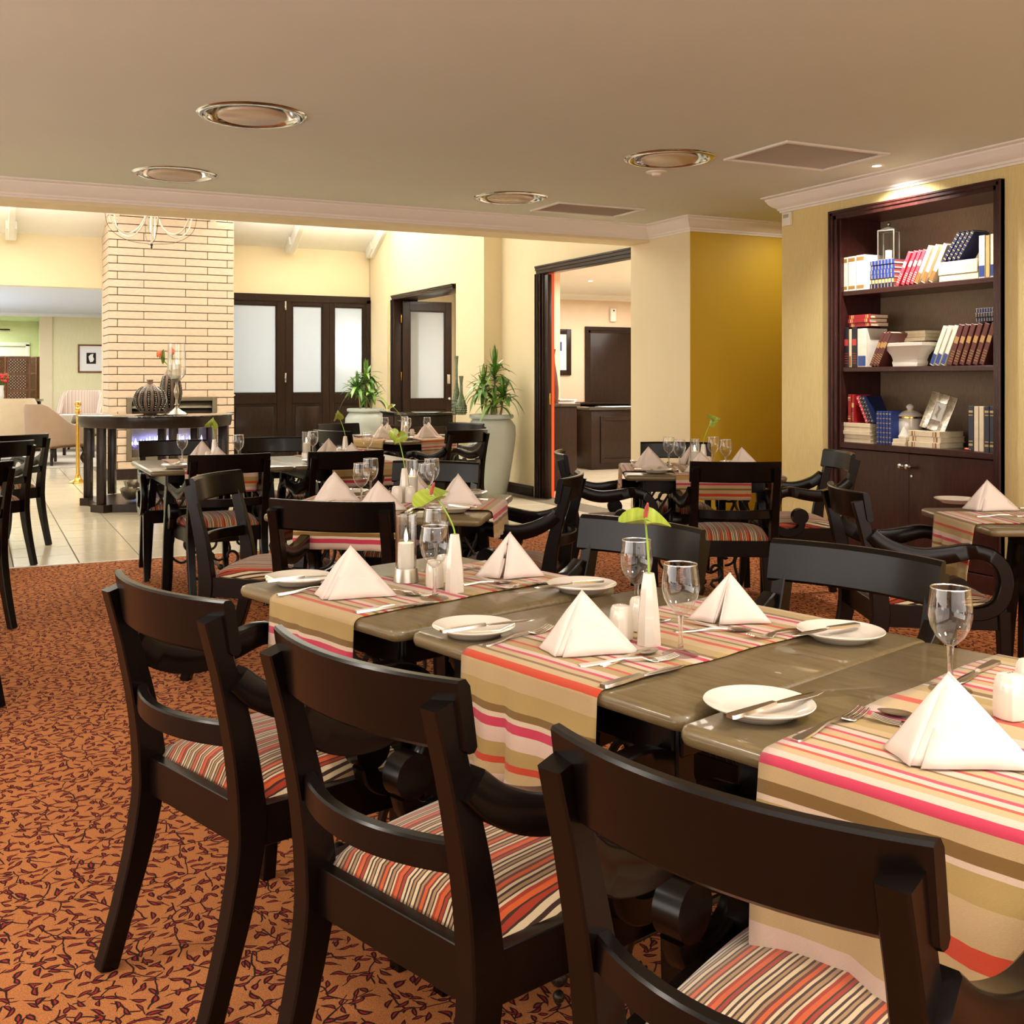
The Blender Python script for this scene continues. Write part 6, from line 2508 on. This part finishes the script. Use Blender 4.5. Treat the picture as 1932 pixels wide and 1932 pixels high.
q = at_depth((98 - 900) / 2000 * 15.9, 15.9)
armchair('beige wing-backed lounge chair seen from behind, nearest the brass post', (q.x, q.y, 0), rad(-25.3 - 25), M['linen_rose'])
q = at_depth((22 - 900) / 2000 * 16.6, 16.6)
armchair('cream lounge chair behind the nearer beige one', (q.x, q.y, 0), rad(-25.3 + 35), M['linen'], True, .95)
q = at_depth((150 - 900) / 2000 * 18.8, 18.8)
armchair('pinstriped wing chair facing us under the framed picture', (q.x, q.y, 0), rad(-25.3 + 180), M['pinstripe'], True, 1.05)
q = at_depth((148 - 900) / 2000 * 17.4, 17.4)
ct = thing('coffee_table', 'low coffee table piled with grey magazines by the wing chair', 'table', (q.x, q.y, 0), rad(-25))
put('top', box_me('top', .75, .60, .03, M['joinery'], .004), ct, (0, 0, .50))
for sx in (-1, 1):
    for sy in (-1, 1):
        put('leg', box_me('leg', .045, .045, .50, M['joinery'], .003), ct, (sx * .33, sy * .26, 0))
for k in range(3):
    m_ = thing('magazine', ('lowest', 'middle', 'uppermost')[k] + ' grey magazine on the coffee table', 'magazine', (q.x + .10, q.y - .02, .532 + .022 * k), rad(-25 + 12 * k), 'magazines on the coffee table')
    put('cover', box_me('cover', .30, .22, .020, M['greyobj'], .003), m_)
q2 = at_depth((128 - 900) / 2000 * 17.2, 17.2)
bw = thing('square_bowl', 'white square bowl on the coffee table', 'bowl', (q2.x, q2.y, .531), rad(-25))
put('body', lathe_me('body', [(0, 0), (.06, 0), (.13, .12), (.15, .16), (.14, .165), (.11, .12), (0, .02)], M['ceramic'], 32, sq=.8), bw)
ft_ = at_depth((38 - 900) / 2000 * 18.2, 18.2)
# round glass table with flowers
q = at_depth((12 - 900) / 2000 * 17.6, 17.6)
gt = thing('hall_table', 'dark table with a glassy top behind the cream lounge chair', 'table', (q.x, q.y + .9, 0), rad(-25))
put('top', box_me('top', 1.10, .60, .04, M['blacktop'], .004), gt, (0, 0, .88))
for sx in (-1, 1):
    for sy in (-1, 1):
        put('leg', box_me('leg', .07, .07, .88, M['joinery'], .003), gt, (sx * .48, sy * .24, 0))
fvx, fvy = q.x - .08, q.y + .9
fv = thing('flower_vase', 'white vase with red and green flowers at the picture edge', 'vase', (fvx, fvy, .921))
put('body', lathe_me('body', [(0, 0), (.06, 0), (.07, .05), (.06, .18), (.07, .24), (.06, .24), (0, .20)], M['ceramic'], 24), fv)
bm = bmesh.new()
rnd = random.Random(3)
for k in range(26):
    a, r_ = rnd.random() * 6.28, .13 * rnd.random()
    ball(bm, r_ * cos(a), r_ * sin(a), .30 + .12 * rnd.random(), .032, u=8, v=6)
put('red_blooms', finish(bm, 'red_blooms', M['redflower']), fv)
bm = bmesh.new()
for k in range(12):
    a = 2 * pi * k / 12
    tube(bm, [(0, 0, .18), (.10 * cos(a), .10 * sin(a), .32), (.17 * cos(a), .17 * sin(a), .38 + .05 * (k % 3))], [.005, .012, .003], 5)
put('green_leaves', finish(bm, 'green_leaves', M['leaf_a']), fv)

# folding lattice screens


def screen(label, px0, px1, dd, ang, n=2):
    q = at_depth(((px0 + px1) / 2 - 900) / 2000 * dd, dd)
    s = thing('folding_screen', label, 'room screen', (q.x, q.y, 0), -YAW)
    w = .42
    for k in range(n):
        a = ang if k % 2 else -ang
        cx0 = (k - (n - 1) / 2) * w * cos(ang)
        cy0 = 0
        p_ = put('screen_panel', None, s, (cx0, cy0, 0), (0, 0, a))
        bm = bmesh.new()
        H_ = 1.70
        for sx in (-1, 1):
            box(bm, sx * (w / 2 - .02), 0, H_ / 2, .04, .03, H_, .002)
        for j in range(6):
            box(bm, 0, 0, .10 + j * (H_ - .12) / 5, w - .08, .028, .045, .002)
        put('frame', finish(bm, 'frame', M['lattice']), p_)
        bm = bmesh.new()
        for j in range(5):
            z0 = .10 + j * (H_ - .12) / 5 + .02
            z1 = z0 + (H_ - .12) / 5 - .045
            zc, hh = (z0 + z1) / 2, (z1 - z0)
            ww = w - .08
            m_ = 7
            for i in range(-m_, m_ + 1):
                for sg in (-1, 1):
                    # diagonal lath clipped to the opening
                    b0 = i * ww / m_ * 1.15
                    pts = []
                    t0, t1 = -1.0, 1.0
                    L_ = hh / 2
                    xa_, xb_ = b0 - L_ * sg, b0 + L_ * sg
                    za_, zb_ = -L_, L_

                    def clip(x0, z0_, x1, z1_):
                        lo, hi = 0.0, 1.0
                        dx = x1 - x0
                        for lim, sgn in ((-ww / 2, 1), (ww / 2, -1)):
                            f0 = sgn * (x0 - lim)
                            f1 = sgn * (x1 - lim)
                            if f0 < 0 and f1 < 0:
                                return None
                            if f0 < 0:
                                lo = max(lo, f0 / (f0 - f1))
                            elif f1 < 0:
                                hi = min(hi, f0 / (f0 - f1))
                        if hi - lo < .05:
                            return None
                        return (x0 + dx * lo, z0_ + (z1_ - z0_) * lo, x0 + dx * hi, z0_ + (z1_ - z0_) * hi)
                    c_ = clip(xa_, za_, xb_, zb_)
                    if c_:
                        sweep(bm, [(c_[0], 0, zc + c_[1]), (c_[2], 0, zc + c_[3])], (0, 1, 0), .014, .028, .1)
        put('lattice', finish(bm, 'lattice', M['lattice'], False), p_)
    return s


screen('brown lattice folding screen standing by the lounge wall corner', 62, 90, 20.6, rad(40), 2)
screen('brown lattice folding screen partly behind the flower vase', -10, 42, 20.2, rad(20), 2)
# framed drawing
fx = bx(172, 21.5)
fd = thing('framed_drawing', 'small black and white drawing in a brown frame on the lounge wall', 'picture', (fx, 21.5, 1.40))
bm = bmesh.new()
for s in (-1, 1):
    box(bm, s * .225, -.015, .26, .03, .03, .54, .003)
    box(bm, 0, -.015, .26 + s * .255, .42, .03, .03, .003)
put('frame', finish(bm, 'frame', M['lattice']), fd)
put('mat', box_me('mat', .43, .01, .50, M['photo_white'], 0), fd, (0, -.008, .01))
put('drawing', box_me('drawing', .17, .004, .21, M['dark_gap'], 0), fd, (0, -.016, .16))
bm = bmesh.new()
outline(bm, [(-.02, .02), (.03, .03), (.05, .08), (.03, .13), (.04, .18), (-.01, .17), (-.05, .13), (-.04, .07)], .003, 'y', 0)
put('pale_shape', finish(bm, 'pale_shape', M['photo_white'], False), fd, (0, -.020, .17))
gw = thing('window_1', None, None, (bx(15, 24.3), 24.28, 0))
struct(gw)
bm = bmesh.new()
for s in (-1, 1):
    box(bm, s * .38, 0, 1.0, .08, .05, 2.0, .004)
box(bm, 0, 0, 2.0, .84, .05, .08, .004)
put('frame', finish(bm, 'frame', M['white_board']), gw)
put('bright_opening', box_me('bright_opening', .68, .02, 1.9, M['photo_white'], 0), gw, (0, 0, .03))
cr_ = thing('curtain_rail', 'short black curtain rail high on the green wall', 'rail', (bx(4, 24.2), 24.2, 2.30))
bm = bmesh.new()
tube(bm, [(-.3, 0, 0), (.15, 0, 0)], .015, 8)
box(bm, .05, .05, 0, .02, .10, .02, .002)
put('rod', finish(bm, 'rod', M['iron']), cr_)
